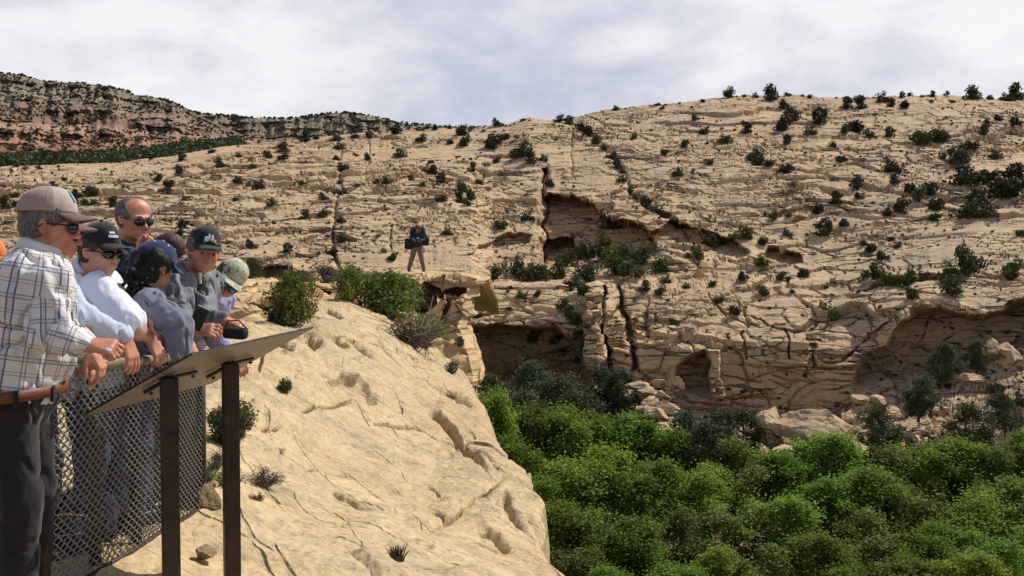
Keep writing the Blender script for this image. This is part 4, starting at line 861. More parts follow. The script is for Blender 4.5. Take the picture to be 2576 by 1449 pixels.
# ---------------------------------------------------------------- implicit bodies: smooth unions meshed with surface nets
def smin(a, b, k):
    h = np.clip(0.5+0.5*(b-a)/k, 0, 1); return b*(1-h)+a*h-k*h*(1-h)
class SDF:
    def __init__(s, vox=0.006): s.p = []; s.vox = vox
    def cone(s, a, b, ra, rb, k=0.02, op='u', flat=None):
        s.p.append(('c', np.array(a, float), np.array(b, float), ra, rb, k, op, flat)); return s
    def ell(s, c, r, R=None, k=0.02, op='u'):
        s.p.append(('e', np.array(c, float), np.array(r, float), None if R is None else np.array(R, float), None, k, op, None)); return s
    def chain(s, pts, rad, k=0.02):
        for i in range(len(pts)-1): s.cone(pts[i], pts[i+1], rad[i], rad[i+1], k)
        return s
    def bounds(s):
        lo = np.full(3, 1e9); hi = -lo
        for p in s.p:
            if p[6] != 'u': continue
            if p[0] == 'c':
                m = max(p[3], p[4]); lo = np.minimum(lo, np.minimum(p[1], p[2])-m); hi = np.maximum(hi, np.maximum(p[1], p[2])+m)
            else:
                m = max(p[2]); lo = np.minimum(lo, p[1]-m); hi = np.maximum(hi, p[1]+m)
        return lo-0.03, hi+0.03
    def mesh(s, name, mats, noise=None, smooth=True, origin=None, cut=None):
        lo, hi = s.bounds(); v = s.vox; n = np.ceil((hi-lo)/v).astype(int)+1
        ax = [lo[i]+np.arange(n[i])*v for i in range(3)]
        F_ = np.full(n, 0.05, np.float32)
        for typ, a, b, c, d_, k, op, flat in s.p:
            if typ == 'c': m = max(c, d_)+0.055; l = np.minimum(a, b)-m; h = np.maximum(a, b)+m
            else: m = max(b)+0.055; l = a-m; h = a+m
            i0 = np.clip(((l-lo)/v).astype(int), 0, n); i1 = np.clip(np.ceil((h-lo)/v).astype(int)+1, 0, n)
            if np.any(i1 <= i0): continue
            sl_ = tuple(slice(i0[q], i1[q]) for q in range(3))
            x = ax[0][sl_[0]][:, None, None]; y = ax[1][sl_[1]][None, :, None]; z = ax[2][sl_[2]][None, None, :]
            if typ == 'c':
                ab = b-a; L2 = max(ab@ab, 1e-9); px, py, pz = x-a[0], y-a[1], z-a[2]
                t = np.clip((px*ab[0]+py*ab[1]+pz*ab[2])/L2, 0, 1)
                qx, qy, qz = px-t*ab[0], py-t*ab[1], pz-t*ab[2]
                if flat is not None:
                    fn, ff = flat; fn = np.array(fn); dn_ = qx*fn[0]+qy*fn[1]+qz*fn[2]; g = (1/ff-1)*dn_
                    qx, qy, qz = qx+g*fn[0], qy+g*fn[1], qz+g*fn[2]
                D_ = np.sqrt(qx*qx+qy*qy+qz*qz)-(c+(d_-c)*t)
            else:
                px, py, pz = x-a[0], y-a[1], z-a[2]
                if c is not None: px, py, pz = [c[0, q]*px+c[1, q]*py+c[2, q]*pz for q in range(3)]
                u = np.sqrt((px/b[0])**2+(py/b[1])**2+(pz/b[2])**2); u2 = np.sqrt((px/b[0]**2)**2+(py/b[1]**2)**2+(pz/b[2]**2)**2)+1e-9
                D_ = u*(u-1)/u2
            cur = F_[sl_]
            if op == 'u': F_[sl_] = smin(cur, D_, k)
            else: F_[sl_] = -smin(-cur, D_, k)
        if noise is not None:
            X3, Y3, Z3 = np.meshgrid(*ax, indexing='ij', sparse=True)
            near = np.abs(F_) < 0.045; ii = np.nonzero(near)
            F_[near] += noise(ax[0][ii[0]], ax[1][ii[1]], ax[2][ii[2]])
        if cut is not None:
            X3, Y3, Z3 = np.meshgrid(*ax, indexing='ij', sparse=True); F_ = np.maximum(F_, cut(X3, Y3, Z3))
        F_[0] = F_[-1] = 0.05; F_[:, 0] = F_[:, -1] = 0.05; F_[:, :, 0] = F_[:, :, -1] = 0.05
        # surface nets
        ins = F_ < 0
        c8 = [(i, j, k) for i in (0, 1) for j in (0, 1) for k in (0, 1)]
        sub = lambda A, o: A[o[0]:A.shape[0]-1+o[0], o[1]:A.shape[1]-1+o[1], o[2]:A.shape[2]-1+o[2]]
        cntc = sum(sub(ins, o).astype(np.int8) for o in c8); act = (cntc > 0) & (cntc < 8)
        idx = np.full(act.shape, -1, np.int64); ai = np.nonzero(act); N_ = len(ai[0]); idx[ai] = np.arange(N_)
        acc = np.zeros((N_, 3)); cn = np.zeros(N_)
        vals = {o: sub(F_, o)[ai] for o in c8}
        for o in c8:
            for d3 in range(3):
                if o[d3] == 1: continue
                o2 = list(o); o2[d3] = 1; o2 = tuple(o2); a_, b_ = vals[o], vals[o2]; m = (a_ < 0) != (b_ < 0)
                t = np.where(m, a_/(a_-b_+1e-12*(a_ == b_)), 0); p = np.tile(np.array(o, float), (N_, 1)); p[:, d3] = t
                acc[m] += p[m]; cn[m] += 1
        P = (np.stack(ai, -1)+acc/np.maximum(cn, 1)[:, None])*v+lo
        fs = []
        for d3 in range(3):
            sh = [slice(1, -1)]*3; sh[d3] = slice(0, -1); sh2 = list(sh); sh2[d3] = slice(1, None)
            A = ins[tuple(sh)]; B = ins[tuple(sh2)]; e = np.nonzero(A != B); e_ = [q.copy() for q in e]
            for q in range(3):
                if q != d3: e_[q] = e_[q]+1
            u, w_ = [(1, 2), (2, 0), (0, 1)][d3]
            def cell(du, dw):
                c_ = [q.copy() for q in e_]; c_[u] -= du; c_[w_] -= dw; return idx[c_[0], c_[1], c_[2]]
            q4 = np.stack([cell(0, 0), cell(1, 0), cell(1, 1), cell(0, 1)], -1); fl = A[e]
            q4[~fl] = q4[~fl][:, ::-1]; fs.append(q4)
        fs = np.concatenate(fs); fs = fs[(fs >= 0).all(1)]
        og = np.zeros(3) if origin is None else np.array(origin)
        me = mesh_np(name, P-og, fs, mats, smooth); me['_n'] = N_
        return me, P
def basis(f, up=(0, 0, 1)):
    f = Vector(f).normalized(); l = Vector(up).cross(f).normalized(); u = f.cross(l); return np.array([f[:], l[:], u[:]])   # rows: forward, left, up
def rotR(Rb, roll):   # roll about forward
    c, s_ = math.cos(roll), math.sin(roll); f, l, u = Rb; return np.array([f, l*c+u*s_, u*c-l*s_])
# ---------------------------------------------------------------- cloth, skin
def skin_mat(name, c):
    t = NT(name); co = t.coord(); n = t.noise(co, 14, 4); n2 = t.noise(co, 120, 3)
    t.color(t.mix(0.35, t.ramp(n, [(0.35, (c[0]*0.82, c[1]*0.68, c[2]*0.66)), (0.5, c), (0.68, (min(1, c[0]*1.12), c[1]*1.12, c[2]*1.1))]), t.ramp(n2, [(0.3, 0.8), (0.7, 1.1)]), 'MULTIPLY'))
    t.rough(0.48); t.b.inputs['Specular IOR Level'].default_value = 0.4
    t.b.inputs['Subsurface Weight'].default_value = 0.12; t.b.inputs['Subsurface Radius'].default_value = (0.02, 0.008, 0.004); t.b.inputs['Subsurface Scale'].default_value = 0.3
    t.bump(n2, 0.12, 0.004); return t.m
SK1 = skin_mat('skin_ruddy', (0.52, 0.235, 0.145)); SK2 = skin_mat('skin_fair', (0.56, 0.29, 0.20)); SK3 = skin_mat('skin_brown', (0.36, 0.17, 0.09))
def cloth_mat(name, c, var=0.12, rough=0.85, weave=300):
    t = NT(name); co = t.coord(); n = t.noise(co, 5, 5, 0.6); w_ = t.noise(co, weave, 2)
    t.color(t.ramp(n, [(0.3, tuple(q*(1-var) for q in c)), (0.7, tuple(min(1, q*(1+var)) for q in c))])); t.rough(rough)
    t.b.inputs['Sheen Weight'].default_value = 0.15
    b = t.bump(t.noise(t.coord('Object', (1, 1, 0.45)), 16, 5, 0.6, 1.2), 0.55, 0.012); t.bump(w_, 0.15, 0.001, b); return t.m
def plaid_mat():
    t = NT('plaid'); a = t.n('ShaderNodeAttribute'); a.attribute_name = 'cloth'; sp = t.n('ShaderNodeSeparateXYZ'); t.l(a.outputs['Vector'], sp.inputs[0])
    c = t.ramp(t.noise(t.coord(), 5, 4), [(0.3, (0.66, 0.63, 0.60)), (0.7, (0.74, 0.71, 0.67))])
    def lines(src, per, offs, wd, col, c, amt=0.85):
        f = t.math('FRACT', t.math('DIVIDE', src, per))
        for o_ in offs:
            m = t.math('LESS_THAN', t.math('ABSOLUTE', t.math('SUBTRACT', f, o_)), wd/per/2)
            c = t.mix(t.math('MULTIPLY', m, amt), c, col)
        return c
    nv = (0.045, 0.05, 0.11); gy_ = (0.20, 0.17, 0.16)
    c = lines(sp.outputs[0], 0.094, (0.30, 0.46), 0.0042, nv, c); c = lines(sp.outputs[0], 0.094, (0.80, 0.90), 0.0030, gy_, c, 0.8); c = lines(sp.outputs[0], 0.094, (0.38,), 0.013, (0.40, 0.40, 0.50), c, 0.4)
    c = lines(sp.outputs[1], 0.112, (0.25, 0.37), 0.0038, nv, c, 0.75); c = lines(sp.outputs[1], 0.112, (0.75, 0.86), 0.0032, gy_, c, 0.7); c = lines(sp.outputs[1], 0.112, (0.31,), 0.012, (0.40, 0.40, 0.50), c, 0.3)
    t.color(c); t.rough(0.85); t.bump(t.noise(t.coord('Object', (1, 1, 0.45)), 14, 5, 0.6, 1.2), 0.6, 0.014); return t.m
M_plaid = plaid_mat()
M_dark = flat_mat('dark_plastic', (0.012, 0.012, 0.014), 0.35, 0.1, 20)
M_lens = flat_mat('dark_lens', (0.006, 0.006, 0.008), 0.08, 0.0, 5, 0, 0, 0.8)
M_blens = flat_mat('blue_mirror_lens', (0.10, 0.32, 0.42), 0.12, 0.1, 5, 0.7)
M_white = flat_mat('white_thread', (0.75, 0.75, 0.75), 0.8, 0.05, 20)
M_leather = flat_mat('brown_leather', (0.16, 0.055, 0.025), 0.5, 0.25, 30)
def hair_mat(name, a, b):
    t = NT(name); n = t.noise(t.coord('Object', (1, 1, 0.3)), 160, 3); t.color(t.ramp(n, [(0.35, a), (0.65, b)])); t.rough(0.6); t.bump(n, 0.6, 0.004); return t.m
H_grey = hair_mat('grey_hair', (0.05, 0.042, 0.036), (0.20, 0.175, 0.15)); H_brown = hair_mat('brown_hair', (0.035, 0.022, 0.014), (0.11, 0.075, 0.05)); H_black = hair_mat('black_hair', (0.004, 0.003, 0.003), (0.016, 0.013, 0.012)); H_white = hair_mat('white_hair', (0.4, 0.38, 0.35), (0.7, 0.68, 0.64))
WR0 = 1.45
WR = lambda amp, sx=(9, 9, 5), sd=0: (lambda x, y, z: WR0*amp*(0.8*np.abs(fbm(x*sx[0], y*sx[1], z*sx[2], 3, 500+sd))*2-0.4)+WR0*amp*0.55*fbm(x*24, y*24, z*14, 2, 510+sd)+WR0*amp*0.9*np.exp(-(fbm(x*sx[0]*1.1+3, y*sx[1]*1.1, z*sx[2]*1.3, 2, 520+sd)/0.07)**2))

def add_head(S, c, Rb, s=1.0):
    c = np.array(c); f, l, u = Rb
    P = lambda x, y, z: c+s*(x*f+y*l+z*u)
    S.ell(P(-0.012, 0, 0.030), np.array([.098, .077, .088])*s, Rb, .02)
    S.ell(P(0.024, 0, -0.028), np.array([.066, .064, .085])*s, Rb, .02)
    S.ell(P(0.030, 0, -0.078), np.array([.052, .053, .032])*s, Rb, .02)
    S.ell(P(0.068, 0, -0.098), np.array([.017, .020, .014])*s, Rb, .016)
    S.cone(P(0.084, 0, 0.004), P(0.110, 0, -0.032), .008*s, .0115*s, .010)
    for q in (-1, 1):
        S.ell(P(0.098, q*0.012, -0.036), np.array([.010, .008, .007])*s, Rb, .006)
        S.cone(P(0.083, q*0.012, 0.020), P(0.070, q*0.046, 0.019), .010*s, .009*s, .012)
        S.ell(P(0.060, q*0.040, -0.030), np.array([.022, .022, .018])*s, Rb, .018)
        S.ell(P(0.098, q*0.032, -0.002), np.array([.016, .015, .011])*s, Rb, .010, 's')
        S.ell(P(0.072, q*0.032, -0.002), np.array([.0135, .0135, .012])*s, Rb, .004)
        e0 = P(-0.004, q*0.078, -0.008)
        S.ell(e0+s*0.004*q*l, np.array([.019, .0085, .031])*s, Rb, .006)
        S.ell(e0+s*(0.013*q*l+0.003*f), np.array([.010, .006, .018])*s, Rb, .004, 's')
        S.cone(P(0.088, q*0.020, -0.0615), P(0.094, 0, -0.057), .0055*s, .0065*s, .004)
        S.cone(P(0.086, q*0.018, -0.0735), P(0.092, 0, -0.074), .0060*s, .0075*s, .004)
    S.cone(P(0.100, -0.018, -0.0665), P(0.100, 0.018, -0.0665), .0028, .0028, .003, 's')
def add_hand(S, w_, f, n, side, curl=0.5, s=1.0, spread=0.12, thumb_in=0.4, curls=None):
    """wrist point, finger direction, back-of-hand normal; side = +1 puts the thumb at +(f x n)"""
    w_ = np.array(w_, float); f = np.array(Vector(f).normalized()); n = np.array(n, float); n = n-f*(n@f); n /= np.linalg.norm(n); l = np.cross(f, n)*side
    P = lambda x, y, z: w_+s*(x*f+y*l+z*n)
    for y0, y1, r0, r1 in ((-.014, -.030, .016, .012), (0, -.009, .018, .0135), (.010, .012, .017, .014), (.016, .030, .016, .013)):
        S.cone(P(0.0, y0, 0), P(.082, y1, 0.003), r0*s, r1*s, .012)
    S.ell(P(.045, 0.026, -.010), np.array([.030, .014, .014])*s, np.array([f, l, n]), .012)
    for k, (y, L) in enumerate(((.030, .074), (.010, .084), (-.010, .078), (-.028, .062))):
        p = P(.082, y, 0.002); a = 0; c_ = (curls[k] if curls else curl*(0.85+0.12*k)); yaw = (y/.03)*spread
        for seg, (fr, r0, r1) in enumerate(((.45, .0098, .0090), (.30, .0090, .0082), (.25, .0082, .0070))):
            a += c_*(0.75, 1.1, 0.8)[seg]
            d = f*math.cos(a)-n*math.sin(a)+l*yaw*math.cos(a); d /= np.linalg.norm(d); q = p+d*L*fr*s
            S.cone(p, q, r0*s, r1*s, .0035); p = q
    p = P(.022, .022, -.006); d = f*0.62+l*(0.72-0.5*thumb_in)-n*(0.25+0.5*thumb_in); d /= np.linalg.norm(d)
    q = p+d*.042*s; S.cone(p, q, .0135*s, .011*s, .008); d2 = d*0.6+f*0.55-n*0.25*thumb_in; d2 /= np.linalg.norm(d2); q2 = q+d2*.032*s
    S.cone(q, q2, .0108*s, .0095*s, .004); q3 = q2+d2*.024*s; S.cone(q2, q3, .0095*s, .0078*s, .004)
def torso_prims(neck, pel, lat, w=0.17, deep=1.0, belly=0.0, fwd=None):
    neck = np.array(neck); pel = np.array(pel); ax = (pel-neck)/np.linalg.norm(pel-neck); L = np.linalg.norm(pel-neck)
    P = lambda t, q: neck+ax*L*t+lat*q
    o = [(P(.08, -w*.55), P(.08, w*.55), .058, .058), (P(.11, -w), P(.11, w), .060, .060), (P(.28, -w*.58), P(.28, w*.58), .112*deep, .112*deep), (P(.5, -w*.50), P(.5, w*.50), .108*deep, .108*deep), (P(.75, -w*.40), P(.75, w*.40), .106*deep, .106*deep), (P(1.0, -w*.48), P(1.0, w*.48), .112*deep, .112*deep)]
    if belly and fwd is not None: o.append((P(.70, 0)+fwd*belly, P(.80, 0)+fwd*belly*0.8, .115, .11))
    return o
def head_frame(o, Rb, c, parent):
    f, l, u = [Vector(q) for q in Rb]; M = Matrix((f, l, u)).transposed().to_4x4(); M.translation = Vector(c)-parent.location; o.parent = parent
    o.matrix_local = M; return o
def unoff(o, parent): o.matrix_parent_inverse = Matrix.Translation(-parent.location); return o
CX_, CZ_ = -0.012, 0.050
def crown_pt(a, t, off=0.0):
    fr = max(0, math.cos(a)); rx = 0.103+0.004*fr+off; ry = 0.0835+off; rz = 0.080+0.010*fr*math.sin(2*t)+off
    seam = 1-0.014*math.exp(-((((a/(math.pi/3))+0.5) % 1-0.5)/0.04)**2)*math.cos(t)
    x = rx*math.cos(a)*math.cos(t)**0.72*seam; y = ry*math.sin(a)*math.cos(t)**0.72*seam; z = rz*math.sin(t)
    return (CX_+x, y, CZ_+z-0.012*math.cos(t)-0.012*max(0, -math.cos(a))*math.cos(t))
def cap_parts(parent, c, Rb, mat, matb, mat_mesh=None, tilt=0.0, eyelets=None, s=1.0, brim_mat=None, back=0.0):
    """crown, brim and top button of a ball cap in head space (x forward, y left, z up)"""
    nu, nv = 48, 14; vs = []; cx, cz = CX_, CZ_
    for j in range(nv+1):
        t = j/nv*math.pi/2
        for i in range(nu): vs.append(crown_pt(2*math.pi*i/nu, t))
    fs = [(j*nu+i, j*nu+(i+1) % nu, (j+1)*nu+(i+1) % nu, (j+1)*nu+i) for j in range(nv) for i in range(nu)]
    mi = []
    for j in range(nv):
        for i in range(nu): mi.append(1 if (mat_mesh is not None and math.cos(2*math.pi*(i+.5)/nu) < 0.35) else 0)
    me = bpy.data.meshes.new('cap'); me.from_pydata([tuple(s*q for q in p) for p in vs], [], fs); me.materials.append(mat); me.materials.append(mat_mesh or mat)
    me.polygons.foreach_set('material_index', mi); me.polygons.foreach_set('use_smooth', [True]*len(fs))
    o = link('cap', me); head_frame(o, Rb, c, parent); m = o.modifiers.new('s', 'SOLIDIFY'); m.thickness = 0.003
    vs = []; n1, n2 = 21, 8
    for j in range(n2):
        for i in range(n1):
            a = math.radians(-62+124*i/(n1-1)); q = j/(n2-1); ext = 0.072*math.cos(a*0.85)**0.6 if abs(a*0.85) < 1.57 else 0
            rx = 0.106; x = cx+rx*math.cos(a)+ext*q; y = 0.083*math.sin(a)*(1-0.03*q)
            z = cz-0.012-0.010*q-y*y*4.6*(0.25+0.75*q)
            vs.append((x*s, y*s, z*s))
    fs = [(j*n1+i, j*n1+i+1, (j+1)*n1+i+1, (j+1)*n1+i) for j in range(n2-1) for i in range(n1-1)]
    me = bpy.data.meshes.new('brim'); me.from_pydata(vs, [], fs); me.materials.append(matb); me.polygons.foreach_set('use_smooth', [True]*len(fs))
    b = link('brim', me, o); m = b.modifiers.new('s', 'SOLIDIFY'); m.thickness = 0.004
    mb = MB(); mb.tube([(cx*s, 0, (cz+0.078)*s), (cx*s, 0, (cz+0.086)*s)], 0.008, 8); bt = mb.build('button', [eyelets or mat], o)
    if eyelets:
        for k in range(6):
            mb = MB(); a = math.radians(30+60*k); t = 0.95; p = Vector(crown_pt(a, t, 0.0)); mb.tube([p*s, p*s*1.035], 0.005, 6); mb.build('eyelet', [eyelets], o)
    return o
def patch(parent, shapes, cx=-0.006, cz=0.034):
    """stitched emblem pieces on the cap front: (y, z, half width, half height, material)"""
    for y, z, hw, hh, m in shapes:
        mb = MB(); vs = []
        for (a, b) in ((-1, -1), (1, -1), (1.15, 0.1), (0.5, 1), (-0.6, 0.9), (-1.1, 0.2)):
            yy = y+a*hw; t = math.asin(min(0.98, max(0.02, (z+b*hh-CZ_+.012)/0.088))); an = math.asin(max(-1, min(1, yy/(0.0835*math.cos(t)**.72))))
            vs.append(tuple(1.05*q for q in crown_pt(an, t, 0.004)))
        n = len(vs); vs2 = [(p[0]-0.006, p[1], p[2]) for p in vs]
        mb.add(vs+vs2, [tuple(range(n))]+[(i, (i+1) % n, n+(i+1) % n, n+i) for i in range(n)]); mb.build('emblem', [m], parent)
def glasses(parent, c, Rb, lens, s=1.0):
    mb = MB(); me_l = MB()
    for q in (-1, 1):
        pts = []
        for k in range(16):
            a = 2*math.pi*k/16; y = q*(0.034+0.029*math.cos(a)); z = -0.002+0.019*math.sin(a)*(1.0 if math.sin(a) > 0 else 1.1)
            x = 0.104-1.0*(abs(y)-0.01)**2*6.5-0.002; pts.append(Vector((x, y, z)))
        cen = Vector((0.105, q*0.034, -0.002)); n = 16
        v = [cen]+pts+[p-Vector((0.004, 0, 0)) for p in pts]
        me_l.add([p*s for p in v], [(0, 1+k, 1+(k+1) % n) for k in range(n)]+[(1+k, 1+n+k, 1+n+(k+1) % n, 1+(k+1) % n) for k in range(n)])
        mb.tube([Vector((0.082, q*0.062, 0.006))*s, Vector((0.05, q*0.078, 0.006))*s, Vector((-0.002, q*0.086, 0.004))*s, Vector((-0.02, q*0.086, -0.01))*s], 0.0028, 5)
        mb.tube([p*s for p in pts]+[pts[0]*s], 0.0018, 4)
    mb.tube([Vector((0.104, -0.008, 0.004))*s, Vector((0.107, 0, 0.006))*s, Vector((0.104, 0.008, 0.004))*s], 0.0022, 5)
    o = mb.build('sunglasses', [M_dark], smooth=True); head_frame(o, Rb, c, parent); me_l.build('lens', [lens], o, smooth=True); return o
def hair_cap(parent, c, Rb, mat, s=1.0, low=-0.055, fore=0.03, top=True, amp=0.004, bald=False, name='hair'):
    S = SDF(0.005); f, l, u = Rb; c = np.array(c); P = lambda x, y, z: c+s*(x*f+y*l+z*u)
    S.ell(P(-0.014, 0, 0.030), np.array([.103, .0825, .094])*s, Rb, .01)
    S.ell(P(-0.035, 0, -0.02), np.array([.070, .066, .070])*s, Rb, .02)
    S.ell(P(0.085, 0, -0.060), np.array([.085, .12, .088])*s, Rb, .01, 's')      # face opening
    for q in (-1, 1): S.ell(P(0.004, q*0.085, -0.020), np.array([.026, .03, .034])*s, Rb, .006, 's')
    if bald: S.ell(P(0.060, 0, 0.085), np.array([.085, .068, .075])*s, Rb, .01, 's')
    cut = lambda x, y, z: -((x-c[0])*u[0]+(y-c[1])*u[1]+(z-c[2])*u[2]-low*s)
    me, _ = S.mesh(name, [mat], lambda x, y, z: amp*fbm(x*60, y*60, z*40, 3, 5), cut=cut); return unoff(link(name, me, parent), parent)
def brows(parent, c, Rb, mat):
    mb = MB()
    for q in (-1, 1): mb.tube([(0.0935, q*0.016, 0.024), (0.092, q*0.030, 0.029), (0.080, q*0.048, 0.025)], [0.003, 0.004, 0.002], 5)
    head_frame(mb.build('eyebrows', [mat]), Rb, c, parent)
def eyes(parent, c, Rb, mat):
    mb = MB()
    for q in (-1, 1): mb.tube([(0.0835, q*0.032, -0.001), (0.0872, q*0.032, -0.001)], [0.0060, 0.0055], 10)
    head_frame(mb.build('eyes', [mat]), Rb, c, parent)

def person(label, head, Rb, neck, pel, lat, skin, shirt, trous, arms, s=1.0, group='visitors leaning on the railing', feet=None, w=0.17, deep=1.0, belly=0, fwd=None, sleeve='long', vox=0.006, shirt_noise=0.010, cloth_uv=False, folds=(9, 9, 5), hem=0.0, shoe=None, loose=0.016, legs=None, collar=True):
    head = np.array(head); neck = np.array(neck); pel = np.array(pel); f, l, u = Rb
    S = SDF(vox); add_head(S, head, Rb, s)
    S.cone(head-0.075*u*s-0.022*f, neck, .056*s, .062*s, .02); S.cone(head-0.03*u-0.035*f, neck, .05, .06, .02)
    tp = torso_prims(neck, pel, lat, w, deep, belly, fwd)
    for a, b, ra, rb in tp: S.cone(a, b, ra-.012, rb-.012, .04)
    T = SDF(vox)
    for a, b, ra, rb in tp: T.cone(a, b, ra+.010+hem*0.5, rb+.010+hem*0.5, .05)
    if collar:
        T.cone(neck+(head-neck)*0.10, neck+(head-neck)*0.30, .078*s, .068*s, .02)
    gz0 = ground_z(pel[0], pel[1])-0.01
    if legs is None:
        ft = feet or [(0, 0), (0.06, 0)]; legs = []
        for q, (dx, dy) in zip((-1, 1), ft):
            hip = pel+lat*q*.09-np.array([0, 0, .05]); gq = gz0; ank = np.array([hip[0]+dx, hip[1]+dy, gq+.09]); knee = (hip+ank)/2+np.array([0.03, 0, 0.02]); legs.append((hip, knee, ank))
    L = SDF(vox)
    for q, (hip, knee, ank) in zip((-1, 1), legs):
        S.chain([hip, knee, ank], [.080, .050, .036], .03); toe = ank+np.array([f[0], f[1], 0])/max(.3, math.hypot(f[0], f[1]))*.13-np.array([0, 0, .05]); S.cone(ank-np.array([0, 0, .04]), toe, .035, .030, .02)
        L.chain([hip, knee, ank+np.array([0, 0, .02])], [.108, .082, .070], .03)
    L.cone(pel-lat*.07, pel+lat*.07, .128*deep, .128*deep, .03); L.cone(pel-lat*.06+np.array([0, 0, .07]), pel+lat*.06+np.array([0, 0, .07]), .112*deep, .112*deep, .03)
    segs = []
    for A in arms:
        sh, el, wr, hf, hn, side = [np.array(q, float) if hasattr(q, '__len__') else q for q in A[:6]]; kw = A[6] if len(A) > 6 else {}
        S.chain([sh, el, wr], [.052, .042, .029], .02); S.cone(wr, wr+np.array(Vector(hf).normalized())*.02, .027, .022, .015)
        S.ell(el+(wr-el)*.25, [.043, .043, .043], None, .03)
        add_hand(S, wr+np.array(Vector(hf).normalized())*.012, hf, hn, side, **kw)
        if sleeve == 'long' or A[-1] == 'long':
            e2 = wr-(wr-el)/np.linalg.norm(wr-el)*.015; T.chain([sh, el, e2], [.070+loose*.4, .056+loose*.6, .041+loose*.3], .025); segs.append((sh, el)); segs.append((el, e2))
            T.cone(neck+(sh-neck)*.5, sh, .065, .072, .03)
        else:
            e2 = sh+(el-sh)*.80; T.chain([sh, e2], [.072, .070+loose], .025); T.cone(neck+(sh-neck)*.5, sh, .065, .07, .03)
    o_ = np.array([pel[0], pel[1], gz0])
    me, _ = S.mesh('person', [skin], None, True, o_); body = link('person', me, None, o_); tag(body, label, 'person', group)
    def sub(Sx, nm, mat, nz, cut=None):
        me, P = Sx.mesh(nm, [mat], nz, True, o_, cut); return link(nm, me, body), P
    # the shirt opens at the neck and stops at the belt
    upn = (head-neck)/np.linalg.norm(head-neck); axp = (pel-neck)/np.linalg.norm(pel-neck); Lp = np.linalg.norm(pel-neck)
    nk = neck+upn*0.055
    def cutf(x, y, z):
        d1 = (x-nk[0])*upn[0]+(y-nk[1])*upn[1]+(z-nk[2])*upn[2]; rr = np.sqrt((x-nk[0])**2+(y-nk[1])**2+(z-nk[2])**2)
        top_ = np.maximum(d1, rr-0.16)
        bot = (x-pel[0])*axp[0]+(y-pel[1])*axp[1]+(z-pel[2])*axp[2]-0.02-hem; rb_ = np.sqrt((x-pel[0])**2+(y-pel[1])**2+(z-pel[2])**2)-0.34
        return np.maximum(np.where(rr < 0.16, d1, -1), np.where(rb_ < 0, bot, -1))
    so_, P = sub(T, 'shirt', shirt, WR(shirt_noise, folds, int(abs(head[0]*100)) % 40), cutf)
    if cloth_uv:
        uv = np.zeros((len(P), 3)); la = np.array(lat)/np.linalg.norm(lat); fw = np.cross(la, axp); q = P-neck
        ang = np.arctan2(q@la, q@fw); uv[:, 0] = ang*0.155; uv[:, 1] = q@axp+1; best = np.full(len(P), 0.075)
        for k, (a, b) in enumerate(segs):
            ab = b-a; Lb = np.linalg.norm(ab); d = ab/Lb; t = np.clip((P-a)@d, 0, Lb); rv = P-a-t[:, None]*d; dist_ = np.linalg.norm(rv, axis=1)
            n1 = np.cross(d, [0.3, 0.9, 0.1]); n1 /= np.linalg.norm(n1); n2 = np.cross(d, n1); an = np.arctan2(rv@n1, rv@n2)
            m = dist_ < best; uv[m, 0] = an[m]*0.066; uv[m, 1] = (t+(0.3 if k % 2 else 0))[m]+1; best = np.where(m, dist_, best)
        at = so_.data.attributes.new('cloth', 'FLOAT_VECTOR', 'POINT'); at.data.foreach_set('vector', uv.astype(np.float32).ravel())
    # folded collar, open at the front
    A_ = Vector(upn); fw_ = Vector(f)-A_*Vector(f).dot(A_); fw_.normalize(); sd_ = A_.cross(fw_); c0 = Vector(nk)-A_*0.012; vs = []; n_ = 28
    for k in range(n_):
        a = math.radians(28+304*k/(n_-1)); d = fw_*math.cos(a)+sd_*math.sin(a); pt_ = 1+0.25*max(0, math.cos(a))
        vs += [c0+d*0.073*s-A_*0.004, c0+d*0.071*s+A_*(0.024+0.006*math.cos(a+3.14)), c0+d*0.080*s+A_*0.018, c0+d*(0.090*s*pt_)-A_*(0.020*pt_)]
    mb = MB(); mb.add(vs, [(4*k+j, 4*k+4+j, 4*k+5+j, 4*k+1+j) for k in range(n_-1) for j in range(3)])
    co_ = mb.build('collar', [shirt], body, smooth=True); co_.matrix_parent_inverse = Matrix.Translation(-body.location); co_.modifiers.new('s', 'SOLIDIFY').thickness = 0.003
    sub(L, 'trousers', trous, WR(0.005, (6, 6, 5), 3), lambda x, y, z: (z-pel[2]+0.005)+0*x+0*y)
    zf = gz0-0.005
    for q, (hip, knee, ank) in zip((-1, 1), legs):
        K = SDF(vox*1.3)
        fd = np.array([f[0], f[1], 0])/max(.3, math.hypot(f[0], f[1])); K.cone(ank-np.array([0, 0, .045])-fd*.03, ank-np.array([0, 0, .05])+fd*.15, .047, .042, .02); K.cone(ank, ank-np.array([0, 0, .04]), .05, .05, .02)
        sub(K, 'shoe', shoe or M_dark, None, lambda x, y, z: (zf+0.0-z)+0*x+0*y)
    return body
def yawR(yaw, pitch=0, roll=0):
    y, p = math.radians(yaw), math.radians(pitch); R_b = basis((math.cos(y)*math.cos(p), math.sin(y)*math.cos(p), -math.sin(p))); return rotR(R_b, math.radians(roll))
def latv(yaw): y = math.radians(yaw); return np.array([-math.sin(y), math.cos(y), 0])
Q = lambda px, py, d: PX(px, py, d)
DN = (0, 0, -1)
